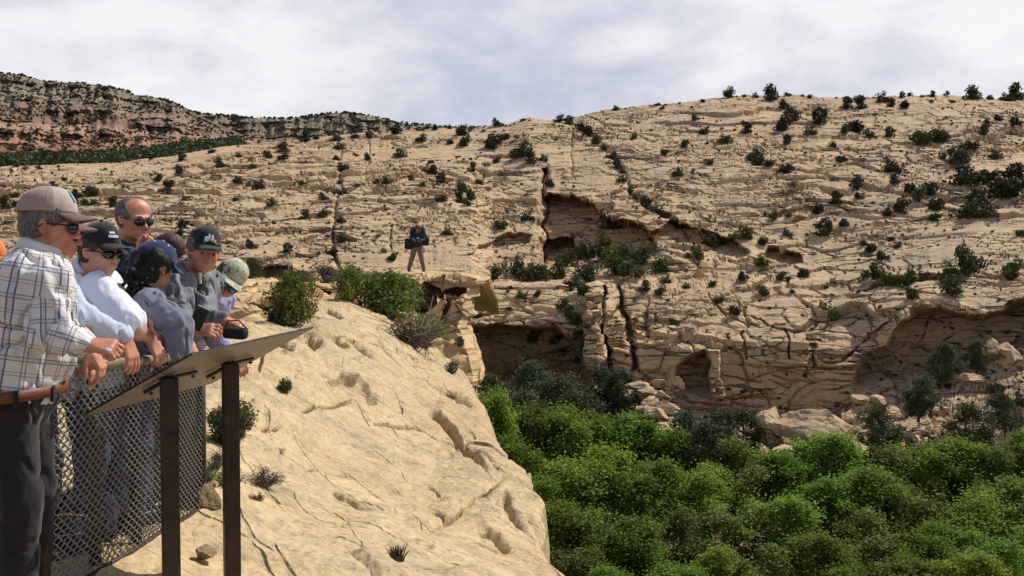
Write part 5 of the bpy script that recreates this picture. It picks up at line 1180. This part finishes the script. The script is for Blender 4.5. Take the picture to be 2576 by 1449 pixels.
# ---- plaid shirt man
mp_tan = cloth_mat('tan_cap_mesh', (0.36, 0.27, 0.23)); m_brn = cloth_mat('brown_cap', (0.17, 0.085, 0.07)); m_tan2 = cloth_mat('tan_cap_front', (0.46, 0.38, 0.33))
jean = cloth_mat('black_jeans', (0.014, 0.013, 0.014), 0.3); bjean = cloth_mat('blue_jeans', (0.045, 0.07, 0.13), 0.3); grey_t = cloth_mat('grey_trousers', (0.07, 0.07, 0.075), 0.2)
R1 = yawR(14, 6); h1 = Q(122, 566, 3.78)
p1 = person('man in a white plaid shirt and tan trucker cap, nearest the camera', h1, R1, Q(98, 650, 3.78), Q(34, 985, 3.74), latv(8), SK1, M_plaid, jean,
    [(Q(122, 712, 3.60), Q(122, 838, 3.56), Q(216, 866, 3.60), (1, 0.05, -0.15), (0.15, -0.55, 0.8), -1, dict(curl=1.15, thumb_in=0.9)), (Q(118, 706, 3.96), Q(150, 835, 4.02), Q(226, 872, 3.98), (0.5, 0, -1), (1, 0, 0.4), 1, dict(curl=0.6))],
    w=0.165, deep=1.12, belly=0.075, fwd=np.array([1, 0.1, 0]), cloth_uv=True, hem=0.004, loose=0.024, shirt_noise=0.013, vox=0.0055, feet=[(0.03, 0.0), (0.0, 0.05)], group=None)
cp = cap_parts(p1, h1+0.012*R1[2], R1, m_tan2, m_brn, mp_tan, s=1.05); patch(cp, [(0.0, 0.095, 0.020, 0.016, flat_mat('teal_thread', (0.10, 0.30, 0.30)))])
glasses(p1, h1, R1, M_lens); hair_cap(p1, h1, R1, H_grey, low=-0.075)
mb = MB(); pe = Q(34, 985, 3.74); ring = []
for k in range(25):
    a = 2*math.pi*k/24; ring.append(Vector((pe[0]+0.172*math.cos(a), pe[1]+0.250*math.sin(a), pe[2]+0.004+0.006*math.cos(a))))
vs = []
for p in ring[:-1]: vs += [p+Vector((0, 0, .021)), p-Vector((0, 0, .021))]
n = len(ring)-1; mb.add(vs, [(2*i, 2*((i+1) % n), 2*((i+1) % n)+1, 2*i+1) for i in range(n)]); bo = mb.build('belt', [M_leather], p1, True); bo.matrix_parent_inverse = Matrix.Translation(-p1.location); bo.modifiers.new('s', 'SOLIDIFY').thickness = 0.005
mb = MB(); 
for a in (-1.9, -0.9, -0.2): c_ = Vector((pe[0]+0.177*math.cos(a), pe[1]+0.256*math.sin(a), pe[2])); mb.box(c_, (0.014, 0.014, 0.062), Matrix.Rotation(a, 3, 'Z'))
bl_ = mb.build('belt_loops', [jean], p1); bl_.matrix_parent_inverse = Matrix.Translation(-p1.location)
mb = MB(); q_ = Vector(Q(268, 879, 3.55)); mb.tube([q_, q_+Vector((0.022, -0.01, -0.008))], [0.006, 0.0065], 8); tag(mb.build('pen', [M_white]), 'small white-tipped pen in the fist of the plaid shirt man', 'pen')
# ---- man in the light blue shirt behind him
lblue = cloth_mat('light_blue_shirt', (0.47, 0.53, 0.66), 0.06); R2 = yawR(2, 10); h2 = Q(141, 583, 4.28)
p2 = person('man in light blue shirt and brown cap behind the plaid shirt man', h2, R2, Q(112, 665, 4.33), Q(60, 985, 4.55), latv(10), SK1, lblue, bjean,
    [(Q(140, 725, 4.15), Q(196, 800, 4.12), Q(312, 846, 4.20), (0.35, 0.0, -1), (0.9, -0.3, 0.35), -1, dict(curl=0.35)), (Q(130, 715, 4.5), Q(150, 850, 4.5), Q(215, 890, 4.25), (0.4, -0.1, -1), (1, 0, 0.3), 1, dict(curl=0.4))], vox=0.006, loose=0.02)
cap_parts(p2, h2+0.008*R2[2], R2, m_brn, m_brn, s=1.04); glasses(p2, h2, R2, M_lens); hair_cap(p2, h2, R2, H_white, low=-0.09)
# ---- white polo, black cap
wpolo = cloth_mat('white_polo', (0.72, 0.73, 0.82), 0.04); m_blk = cloth_mat('black_cap', (0.016, 0.015, 0.017), 0.2); m_gb = cloth_mat('grey_brim', (0.10, 0.10, 0.10))
R3 = yawR(-24, 8); h3 = Q(252, 632, 4.82)
p3 = person('man in a white polo shirt and black cap with a wristwatch', h3, R3, Q(222, 688, 4.90), Q(236, 965, 5.05), latv(-5), SK2, wpolo, bjean,
    [(Q(240, 722, 4.72), Q(338, 828, 4.66), Q(374, 848, 4.86), (0.55, 0.1, -1), (0.9, -0.4, 0.3), -1, dict(curl=0.55)), (Q(262, 712, 5.08), Q(322, 806, 4.98), Q(366, 796, 4.80), (1, -0.1, -0.30), (0.2, -0.4, 0.9), 1, dict(curl=0.55))], sleeve='short', vox=0.006, loose=0.022, w=0.18, deep=1.1)
cp = cap_parts(p3, h3+0.008*R3[2], R3, m_blk, m_blk, s=1.05)
patch(cp, [(-0.030+0.0075*k, 0.072, 0.0028, 0.005, M_white) for k in range(6)]+[(-0.022, 0.086, 0.0045, 0.004, M_white), (-0.010, 0.086, 0.0045, 0.004, M_white)])
glasses(p3, h3, R3, M_lens); hair_cap(p3, h3, R3, H_brown, low=-0.07)
wr = Vector(Q(362, 797, 4.82)); dr = (Vector(Q(366, 796, 4.80))-Vector(Q(322, 806, 4.98))).normalized(); mb = MB()
mb.tube([wr-dr*0.012, wr+dr*0.012], 0.0335, 14, cap=False); up_ = Vector((0, -0.5, 0.85)); mb.tube([wr+up_*0.030, wr+up_*0.042], [0.019, 0.017], 14, mi=1)
tw = mb.build('wristwatch', [M_dark, flat_mat('watch_steel', (0.5, 0.5, 0.52), 0.3, 0.05, 10, 0.9)], p3); tw.matrix_parent_inverse = Matrix.Translation(-p3.location)
mb = MB(); ep = Vector(Q(283, 770, 4.62))
for k, (dx, dz, m_) in enumerate(((0, 0.012, 0), (-0.012, 0.0, 1), (0.010, -0.006, 2), (0.0, -0.02, 1))): mb.box(ep+Vector((dx, -0.004*k, dz)), (0.016, 0.012, 0.014), Matrix.Rotation(0.5*k, 3, 'Y'), mi=m_)
e_ = mb.build('sleeve_emblem', [flat_mat('cyan_thread', (0.12, 0.42, 0.62)), flat_mat('blue_thread', (0.10, 0.13, 0.42)), flat_mat('pink_thread', (0.62, 0.30, 0.42))], p3); e_.matrix_parent_inverse = Matrix.Translation(-p3.location)
# ---- bare-headed man
navy = cloth_mat('navy_jacket', (0.022, 0.028, 0.045), 0.25); R4 = yawR(-32, 12); h4 = Q(338, 550, 5.55)
p4 = person('tall bare-headed man with receding grey hair, sunglasses and dark jacket', h4, R4, Q(322, 622, 5.62), Q(300, 920, 5.75), latv(-25), SK1, navy, grey_t,
    [(Q(318, 655, 5.42), Q(322, 735, 5.30), Q(352, 640, 5.32), (0.35, -0.1, 1), (-0.7, 0.5, 0.2), 1, dict(curl=0.9, s=0.9)), (Q(350, 650, 5.85), Q(380, 760, 5.80), Q(410, 800, 5.6), (0.6, 0, -1), (1, 0, 0.4), 1)], vox=0.006)
glasses(p4, h4, R4, M_lens); hair_cap(p4, h4, R4, H_grey, low=-0.06, bald=True, amp=0.003); brows(p4, h4, R4, H_grey)
mb = MB(); c_ = Vector(Q(356, 618, 5.50))
for dx, dz, rt in ((0, 0, 0.5), (0.022, -0.012, -0.5)): mb.box(c_+Vector((dx, 0, dz)), (0.030, 0.010, 0.055), Matrix.Rotation(rt, 3, 'Y'))
t_ = mb.build('collar', [cloth_mat('bright_blue', (0.10, 0.22, 0.55))], p4, bevel=0.003); t_.matrix_parent_inverse = Matrix.Translation(-p4.location)
# ---- woman with the navy cap
gblu = cloth_mat('grey_blue_shirt', (0.16, 0.17, 0.215), 0.12); m_nv = cloth_mat('navy_cap', (0.018, 0.024, 0.075), 0.15); R5 = yawR(56, 24, 4); h5 = Q(388, 674, 5.02)
p5 = person('woman in navy cap with black curly ponytail and grey-blue shirt', h5, R5, Q(364, 742, 5.02), Q(322, 950, 5.30), latv(28), SK3, gblu, bjean,
    [(Q(380, 768, 4.86), Q(448, 822, 4.78), Q(455, 905, 4.74), (0.1, 0, -1), (1, -0.3, 0), -1, dict(curl=0.5)), (Q(352, 757, 5.25), Q(395, 830, 5.3), Q(440, 870, 5.1), (1, 0, -0.4), (0, 0, 1), 1)], w=0.155, deep=0.92, vox=0.006, loose=0.022, s=0.95)
cap_parts(p5, h5+0.010*R5[2], R5, m_nv, m_nv, s=1.03, eyelets=M_white)
hair_cap(p5, h5, R5, H_black, low=-0.075, amp=0.006)
S = SDF(0.006); f, l, u = R5
S.ell(h5-0.035*f-0.045*u, [.070, .074, .068], None, .02); S.ell(h5-0.025*f-0.03*u, [.078, .078, .06], np.array([f, l, u]), .02); S.ell(h5-0.06*f-0.07*u, [.06, .06, .05], None, .02); S.ell(base_ if False else np.array(Q(348, 712, 4.95)), [.045, .045, .06], None, .02); rr_ = np.random.default_rng(3)
base_ = np.array(Q(350, 705, 4.93))
for k in range(90):
    t = rr_.random(); c_ = base_+np.array([rr_.normal()*0.032, -0.02+rr_.normal()*0.028, 0.045-0.12*t+rr_.normal()*0.012]); S.ell(c_, [rr_.uniform(.009, .019)]*3, None, .004)
me, _ = S.mesh('ponytail', [H_black], lambda x, y, z: 0.008*fbm(x*45, y*45, z*45, 3, 9)); unoff(link('ponytail', me, p5), p5)
# ---- hidden brown-haired person
R6 = yawR(20, 25); h6 = Q(425, 640, 5.75)
p6 = person('brown-haired person almost hidden behind the woman in navy cap', h6, R6, Q(405, 705, 5.8), Q(360, 900, 5.95), latv(10), SK2, navy, grey_t, [(Q(415, 740, 5.65), Q(450, 800, 5.65), Q(470, 850, 5.6), (0.5, 0, -1), (1, 0, 0), -1)], w=0.13, deep=0.9, vox=0.007)
hair_cap(p6, h6, R6, H_brown, low=-0.08)
# ---- grey jacket, dark cap with emblem
gjack = cloth_mat('grey_jacket', (0.15, 0.155, 0.165), 0.15, 0.6); m_bg = cloth_mat('green_black_cap', (0.012, 0.018, 0.016), 0.2); R7 = yawR(-56, 10, -8); h7 = Q(512, 632, 5.45)
p7 = person('man in a grey jacket and dark cap with a colourful emblem, holding a phone', h7, R7, Q(480, 690, 5.55), Q(402, 900, 5.80), latv(-35), SK1, gjack, grey_t,
    [(Q(452, 712, 5.30), Q(446, 796, 5.16), Q(486, 832, 5.08), (1, -0.1, 0.05), (-0.1, -0.7, 0.6), -1, dict(curl=0.75)), (Q(510, 722, 5.62), Q(512, 806, 5.45), Q(566, 808, 5.38), (1, -0.1, -0.25), (0.2, -0.4, 0.9), 1, dict(curl=0.7))], w=0.17, loose=0.024, shirt_noise=0.016, folds=(12, 12, 4), vox=0.006)
cp = cap_parts(p7, h7+0.008*R7[2], R7, m_bg, m_bg, s=1.05)
mg, mw, mr_ = flat_mat('green_thread', (0.04, 0.42, 0.06)), M_white, flat_mat('red_thread', (0.45, 0.06, 0.05))
patch(cp, [(0.0, 0.052, 0.034, 0.006, mg), (-0.004, 0.064, 0.026, 0.007, mw), (0.020, 0.066, 0.009, 0.009, mr_), (-0.022, 0.070, 0.009, 0.010, mw), (0.006, 0.080, 0.005, 0.010, mw), (-0.010, 0.082, 0.004, 0.010, mw)])
hair_cap(p7, h7, R7, H_grey, low=-0.05); brows(p7, h7, R7, H_grey); eyes(p7, h7, R7, M_dark)
mb = MB(); c_ = Vector(Q(504, 700, 5.38)); mb.tube([c_+Vector((0, 0, 0.03)), c_-Vector((0, 0, .03))], [0.012, 0.006], 6); t_ = mb.build('undershirt', [M_white], p7); t_.matrix_parent_inverse = Matrix.Translation(-p7.location)
def slab(name, c, sz, rx, rz, ry, mats, lab, cat, extra=None):
    e = Matrix.Rotation(rz, 3, 'Z')@Matrix.Rotation(rx, 3, 'X')@Matrix.Rotation(ry, 3, 'Y'); mb = MB(); mb.box((0, 0, 0), sz); o = mb.build(name, mats, bevel=min(sz)*0.3); o.location = c; o.rotation_euler = e.to_euler(); tag(o, lab, cat)
    return o
ph = slab('phone', Vector(Q(500, 800, 4.98)), (0.072, 0.009, 0.118), -0.15, -0.1, 0.42, [flat_mat('phone_case', (0.022, 0.026, 0.022), 0.4)], 'dark phone held up at a tilt by the grey jacket man', 'phone')
mb = MB(); mb.box((0, 0, 0.0585), (0.066, 0.0095, 0.004)); mb.build('edge', [flat_mat('phone_edge', (0.75, 0.75, 0.78), 0.25, 0.05, 5, 0.6)], ph)
mb = MB(); mb.tube([(-0.02, -0.0046, 0.045), (-0.02, -0.006, 0.045)], 0.005, 10); mb.build('camera_lens', [M_lens], ph)
bi = slab('camera_case', Vector(Q(592, 838, 5.30)), (0.135, 0.06, 0.062), 0.1, -0.2, 0.05, [flat_mat('case_fabric', (0.012, 0.014, 0.022), 0.7)], 'black camera case in the outstretched hand of the grey jacket man', 'camera case')
mb = MB(); mb.tube([(-0.06, 0, 0.03), (-0.03, -0.03, 0.07), (0.03, -0.02, 0.075), (0.065, 0, 0.03)], 0.004, 5); mb.build('strap', [M_dark], bi)
# ---- camouflage cap
def camo_mat():
    t = NT('camouflage'); n = t.noise(t.coord(), 24, 2, 0.5, 0.6); t.color(t.ramp(n, [(0.40, (0.52, 0.50, 0.40)), (0.50, (0.30, 0.34, 0.20)), (0.56, (0.56, 0.54, 0.45)), (0.62, (0.17, 0.13, 0.10))], 'CONSTANT')); t.rough(0.85); return t.m
m_camo = camo_mat(); R8 = basis((0.30, -0.86, -0.42), (0.70, -0.05, 0.70)); h8 = Q(572, 704, 5.92)
p8 = person('man in a camouflage cap and blue mirrored sunglasses bending far over', h8, R8, Q(520, 735, 6.05), Q(420, 905, 6.2), latv(-60)*0.9, SK1, cloth_mat('lavender_shirt', (0.36, 0.33, 0.52)), grey_t,
    [(Q(510, 770, 5.95), Q(545, 850, 5.95), Q(580, 890, 5.9), (0.7, 0, -0.8), (0.6, -0.4, 0.5), -1)], w=0.15, vox=0.006)
cap_parts(p8, h8+0.010*R8[2], R8, m_camo, m_camo, s=1.05); glasses(p8, h8, R8, M_blens); hair_cap(p8, h8, R8, H_brown, low=-0.05)
# ---- orange cap at the frame edge
m_or = cloth_mat('orange_cap', (0.62, 0.20, 0.05)); R9 = yawR(5, 5); h9 = Q(-40, 668, 4.75)
p9 = person('person in an orange cap, cut off by the left edge of the photo', h9, R9, Q(-60, 730, 4.78), Q(-80, 980, 4.85), latv(0), SK1, navy, bjean, [(Q(-50, 765, 4.6), Q(-20, 850, 4.6), Q(40, 880, 4.55), (1, 0, -0.3), (0, 0, 1), -1)], vox=0.007)
cap_parts(p9, h9+0.01*R9[2], R9, m_or, m_or, s=1.04); hair_cap(p9, h9, R9, H_grey)
# ---- photographer on the ledge
R10 = yawR(-84, 66); dP = 33.2; gp, gd = on_ledge(1049, 688); dP = gd; gz_ = gp[2]
def Z(px, py, dd=0): q = PX(px, py, dP+dd); return q
h10 = Z(1051, 573, -0.26); ftL = Z(1029, 677, -0.05); ftR = Z(1066, 678, -0.05)
m_ph = cloth_mat('denim_shirt', (0.028, 0.036, 0.075), 0.3); m_kh = cloth_mat('brown_trousers', (0.17, 0.13, 0.085), 0.2)
zz0 = min(ftL[2], ftR[2])-0.08
_keep = ground_z
ground_z = lambda x, y: zz0+0.02
p10 = person('photographer standing alone on the rock ledge, head bent over a camera', h10, R10, Z(1051, 574, 0.02), Z(1049, 622, 0.05), latv(-90), SK3, m_ph, m_kh,
    [(Z(1038, 577, 0), Z(1034, 600, -0.12), Z(1043, 606, -0.36), (1, -0.1, 0.1), (0, -0.8, 0.5), -1, dict(curl=0.9)), (Z(1064, 577, 0), Z(1069, 600, -0.12), Z(1058, 607, -0.36), (-1, -0.1, 0.1), (0, -0.8, 0.5), 1, dict(curl=0.9))], vox=0.010,
    legs=[(Z(1042, 626, 0.05), Z(1036, 652, -0.04), ftL), (Z(1056, 626, 0.05), Z(1061, 652, -0.04), ftR)], group=None, w=0.17, shirt_noise=0.014)
ground_z = _keep
hair_cap(p10, h10, R10, H_brown, low=-0.08)
cm = slab('camera', Vector(Z(1051, 604, -0.46)), (0.15, 0.08, 0.10), 0.3, 0, 0.0, [M_dark], 'black camera in the hands of the lone photographer', 'camera'); mb = MB(); mb.tube([(0, -0.03, 0), (0, -0.14, -0.03)], [0.04, 0.045], 12); mb.build('lens', [M_dark], cm); mb = MB(); mb.box((0, 0, 0.06), (0.06, 0.05, 0.03)); mb.build('flash_housing', [flat_mat('grey_plastic', (0.4, 0.42, 0.45))], cm)
for (px, py, w_, h_, lab) in ((1027, 614, 0.24, 0.36, 'dark shoulder bag at the left hip of the photographer'), (1070, 607, 0.25, 0.30, 'dark camera bag at the right hip of the photographer')):
    b_ = slab('shoulder_bag', Vector(Z(px, py, -0.1)), (w_, 0.16, h_), 0.1, 0.2, 0.1, [flat_mat('bag_fabric', (0.02, 0.018, 0.022), 0.8)], lab, 'bag', 0); mb = MB(); sd_ = 1 if px < 1050 else -1
    mb.box((0, -0.085, 0.05), (w_*0.8, 0.02, h_*0.4)); mb.build('flap', [flat_mat('bag_flap', (0.03, 0.025, 0.028), 0.8)], b_, bevel=0.01)
    mb = MB(); mb.tube([(-0.06*sd_, 0, h_*0.5), (0.08*sd_, -0.04, h_*0.5+0.15), (0.22*sd_, 0.02, h_*0.5+0.32)], 0.014, 5); mb.build('strap', [M_dark], b_)
# ---------------------------------------------------------------- mesh fence
def rust_mat(name, a, b, sc_=18, rough=0.7, metal=0.3):
    t = NT(name); n = t.noise(t.coord(), sc_, 6, 0.65); t.color(t.ramp(n, [(0.35, a), (0.65, b)])); t.rough(rough); t.b.inputs['Metallic'].default_value = metal; t.bump(n, 0.2, 0.002); return t.m
M_wire = rust_mat('weathered_wire', (0.15, 0.135, 0.115), (0.28, 0.255, 0.22), 40, 0.6, 0.0)
M_rail = rust_mat('rail_steel', (0.17, 0.12, 0.085), (0.30, 0.22, 0.16), 12, 0.6, 0.1)
M_post = rust_mat('brown_post', (0.028, 0.018, 0.013), (0.055, 0.033, 0.024), 9, 0.5, 0.0)
def fpt(px):                       # fence base line and height along the picture
    iv = 1/4.0+(1/5.82-1/4.0)*(px-169)/(502-169); return 1/iv
A0 = PX(128, 936, fpt(128)); A1 = PX(512, 897, fpt(512)); B0 = np.array([A0[0], A0[1], 0.125]); B1 = np.array([A1[0], A1[1], -0.035])
def section(name_e, T0, T1, G0, G1, lab, nposts, pitch=0.033, cut_first=0):
    root = empty(name_e, tuple(G0)); L = float(np.linalg.norm((T1-T0)[:2])); dirv = (T1-T0)/L; nrm = np.array([dirv[1], -dirv[0], 0]); nrm /= np.linalg.norm(nrm)
    mb = MB(); K = int(L/pitch); rows = 46
    for k in range(K+1):
        pts = []
        for j in range(rows+1):
            s_ = min(L, max(0, (k+0.5)*pitch+(0.52 if (j+k) % 2 else -0.52)*pitch)); a = s_/L; t = j/rows
            top_ = T0+(T1-T0)*a; bot = G0+(G1-G0)*a; p = top_*(1-t)+bot*t+nrm*(0.0035 if ((j+k) % 2) else -0.0035); p = p+nrm*0.006*math.sin(a*9+t*4)
            if j > 0:
                q = (pts_prev+p)/2+nrm*0.005*(1 if (j+k) % 2 else -1)+np.array([0, 0, -0.004]); pts.append(Vector(q-Vector(G0) if False else q-G0))
            pts.append(Vector(p-G0)); pts_prev = p
        mb.tube(pts, 0.0034, 4, cap=False)
    o = mb.build('wire_mesh', [M_wire], root, smooth=True)
    mb = MB(); mb.tube([Vector(T0-G0)+Vector((0, 0, .012)), Vector(T1-G0)+Vector((0, 0, .012))], 0.024, 12); mb.build('top_rail', [M_rail], root, smooth=True)
    mb = MB(); mb.tube([Vector((0, 0, 0.02)), Vector(G1-G0)+Vector((0, 0, 0.02))], 0.012, 8); mb.build('bottom_wire', [M_post], root, smooth=True)
    for i in range(nposts+1):
        a = i/nposts; t_ = Vector(T0+(T1-T0)*a-G0); g = Vector((G1-G0)*a); mb = MB(); off = Vector(-nrm*0.045)
        mb.tube([g+off-Vector((0, 0, .15)), t_+off-Vector((0, 0, .01))], 0.027, 10); mb.build('post', [M_post], root, smooth=True)
    tag(root, lab, 'fence'); return root
section('chain_link_fence', A0, A1, B0, B1, 'chain-link mesh fence running from the plaid shirt man to the rock', 4)
C1 = np.array([-4.3, 6.7, 0.98]); section('chain_link_fence', A1+np.array([0, 0.03, 0]), C1, B1+np.array([0, 0.03, 0]), np.array([-4.3, 6.7, 0.0]), 'mesh fence turning away behind the leaning visitors', 3, 0.05)
mb = MB(); r0 = np.array([0, 0, 0]); bb = bmesh.new(); bmesh.ops.create_icosphere(bb, subdivisions=3, radius=0.013); me = bpy.data.meshes.new('ball'); bb.to_mesh(me); bb.free(); me.materials.append(flat_mat('pale_yellow', (0.62, 0.60, 0.40), 0.5)); me.polygons.foreach_set('use_smooth', [True]*len(me.polygons))
a_ = (fpt(293)-fpt(128))/(fpt(512)-fpt(128)); pb = A0+(A1-A0)*a_; tag(link('ball', me, None, (pb[0], pb[1], pb[2]+0.047)), 'small pale yellow ball resting on the fence rail', 'ball')
# ---------------------------------------------------------------- bag on the ground behind the mesh
S = SDF(0.010); bc = PX(205, 1370, 4.75); gzz = ground_z(bc[0], bc[1]); bc[2] = gzz+0.13
S.ell(bc, [.17, .16, .14], None, .03); S.ell(bc+np.array([.08, -.02, .05]), [.09, .1, .1], None, .04); S.ell(bc+np.array([.02, -.15, -.04]), [.10, .05, .08], None, .03)
o_ = np.array([bc[0], bc[1], gzz]); me, _ = S.mesh('backpack', [cloth_mat('blue_pack', (0.012, 0.018, 0.055), 0.4)], WR(0.012), True, o_); bp = link('backpack', me, None, o_); tag(bp, 'blue backpack on the ground behind the mesh fence', 'backpack')
mb = MB(); mb.tube([(-.05, -.1, .22), (0, -.12, .30), (.06, -.1, .22)], .010, 6); mb.build('handle', [M_dark], bp, True)
mb = MB(); mb.tube([(-.06, -.2, .10), (.10, -.2, .12)], .004, 5); mb.tube([(-.14, -.12, .16), (0, -.165, .20), (.12, -.14, .18)], .005, 5); mb.build('zip', [flat_mat('yellow_zip', (0.5, 0.45, 0.2))], bp, True)
# ---------------------------------------------------------------- reading panel seen from behind

t = NT('panel_underside'); n = t.noise(t.coord(), 3, 5); t.color(t.ramp(n, [(0.3, (0.20, 0.17, 0.14)), (0.7, (0.25, 0.215, 0.175))])); t.rough(0.45); M_panel = t.m
M_edge = rust_mat('panel_edge', (0.03, 0.028, 0.026), (0.06, 0.055, 0.05), 10, 0.4)
M_face = flat_mat('panel_face', (0.45, 0.42, 0.35), 0.4, 0.2, 4)
A = np.array([-1.815, 4.17, 0.815]); Bc = np.array([-1.335, 3.965, 1.118]); Dd = np.array([-1.475, 5.00, 0.815]); Cc = Bc+(Dd-A)+np.array([0.0, 0.02, 0.012])
pts = [PX(205, 1050, 4.17), PX(484, 893, 3.985), PX(800, 820, 4.80), PX(533, 965, 4.98)]
A, Bc, Cc, Dd = pts
nrm = np.cross(Dd-A, Bc-A); nrm /= np.linalg.norm(nrm); 
if nrm[2] < 0: nrm = -nrm
Cc = A+(Bc-A)+(Dd-A)+0.55*(Cc-(Bc+Dd-A)); Cc = Cc-nrm*((Cc-A)@nrm)
sg = empty('interpretive_sign', (-1.42, 4.5, ground_z(-1.42, 4.5)))
def rel(o): o.matrix_parent_inverse = Matrix.Translation(-sg.location); return o
q = [A, Bc, Cc, Dd]; mb = MB(); th = 0.010
mb.add([p for p in q]+[p+nrm*th for p in q], [(3, 2, 1, 0), (4, 5, 6, 7)]+[(i, (i+1) % 4, 4+(i+1) % 4, 4+i) for i in range(4)]); 
mb.mi = [0, 2, 1, 1, 1, 1]; rel(mb.build('panel', [M_panel, M_edge, M_face], sg))
mid_ = sum(q)/4
def on_panel(px, py):              # where the ray through this place meets the underside
    dv = PX(px, py, 1.0)-CAM; tt = ((A-CAM)@nrm)/(dv@nrm); return CAM+dv*tt
for px0, py0, pxw in ((425, 943, 42), (579, 908, 39)):
    tp_ = on_panel(px0, py0); zg = ground_z(tp_[0], tp_[1])-0.2; mb = MB(); h = 0.036; Rz = Matrix.Rotation(math.radians(24), 3, 'Z')
    mb.box((tp_[0], tp_[1], (tp_[2]-0.012+zg)/2), (2*h, 2*h, tp_[2]-0.012-zg), Rz); rel(mb.build('post', [M_post], sg, bevel=0.005))
    e1 = (Bc-A)/np.linalg.norm(Bc-A); e2 = (Dd-A)/np.linalg.norm(Dd-A)
    for e_, a0, a1, wd in ((e1, -0.15, 0.02, .012), (e2, -0.02, 0.17, .012)):
        mb = MB(); s0 = Vector(tp_+e_*a0-nrm*0.014); s1 = Vector(tp_+e_*a1-nrm*0.014); mb.tube([s0, s1], wd*0.75, 4); rel(mb.build('bracket', [M_edge], sg))
        mb = MB(); bq = Vector(tp_+e_*(a1*0.75 if a1 > 0.1 else a0*0.85)-nrm*0.01)+Vector((0.012, 0, -0.012)); mb.tube([bq, bq-Vector(nrm)*0.012], 0.008, 8); rel(mb.build('bolt', [M_edge], sg))
tag(sg, 'tilted reading panel on two dark brown posts, seen from underneath', 'sign')
print('OBJECTS', len(bpy.data.objects))
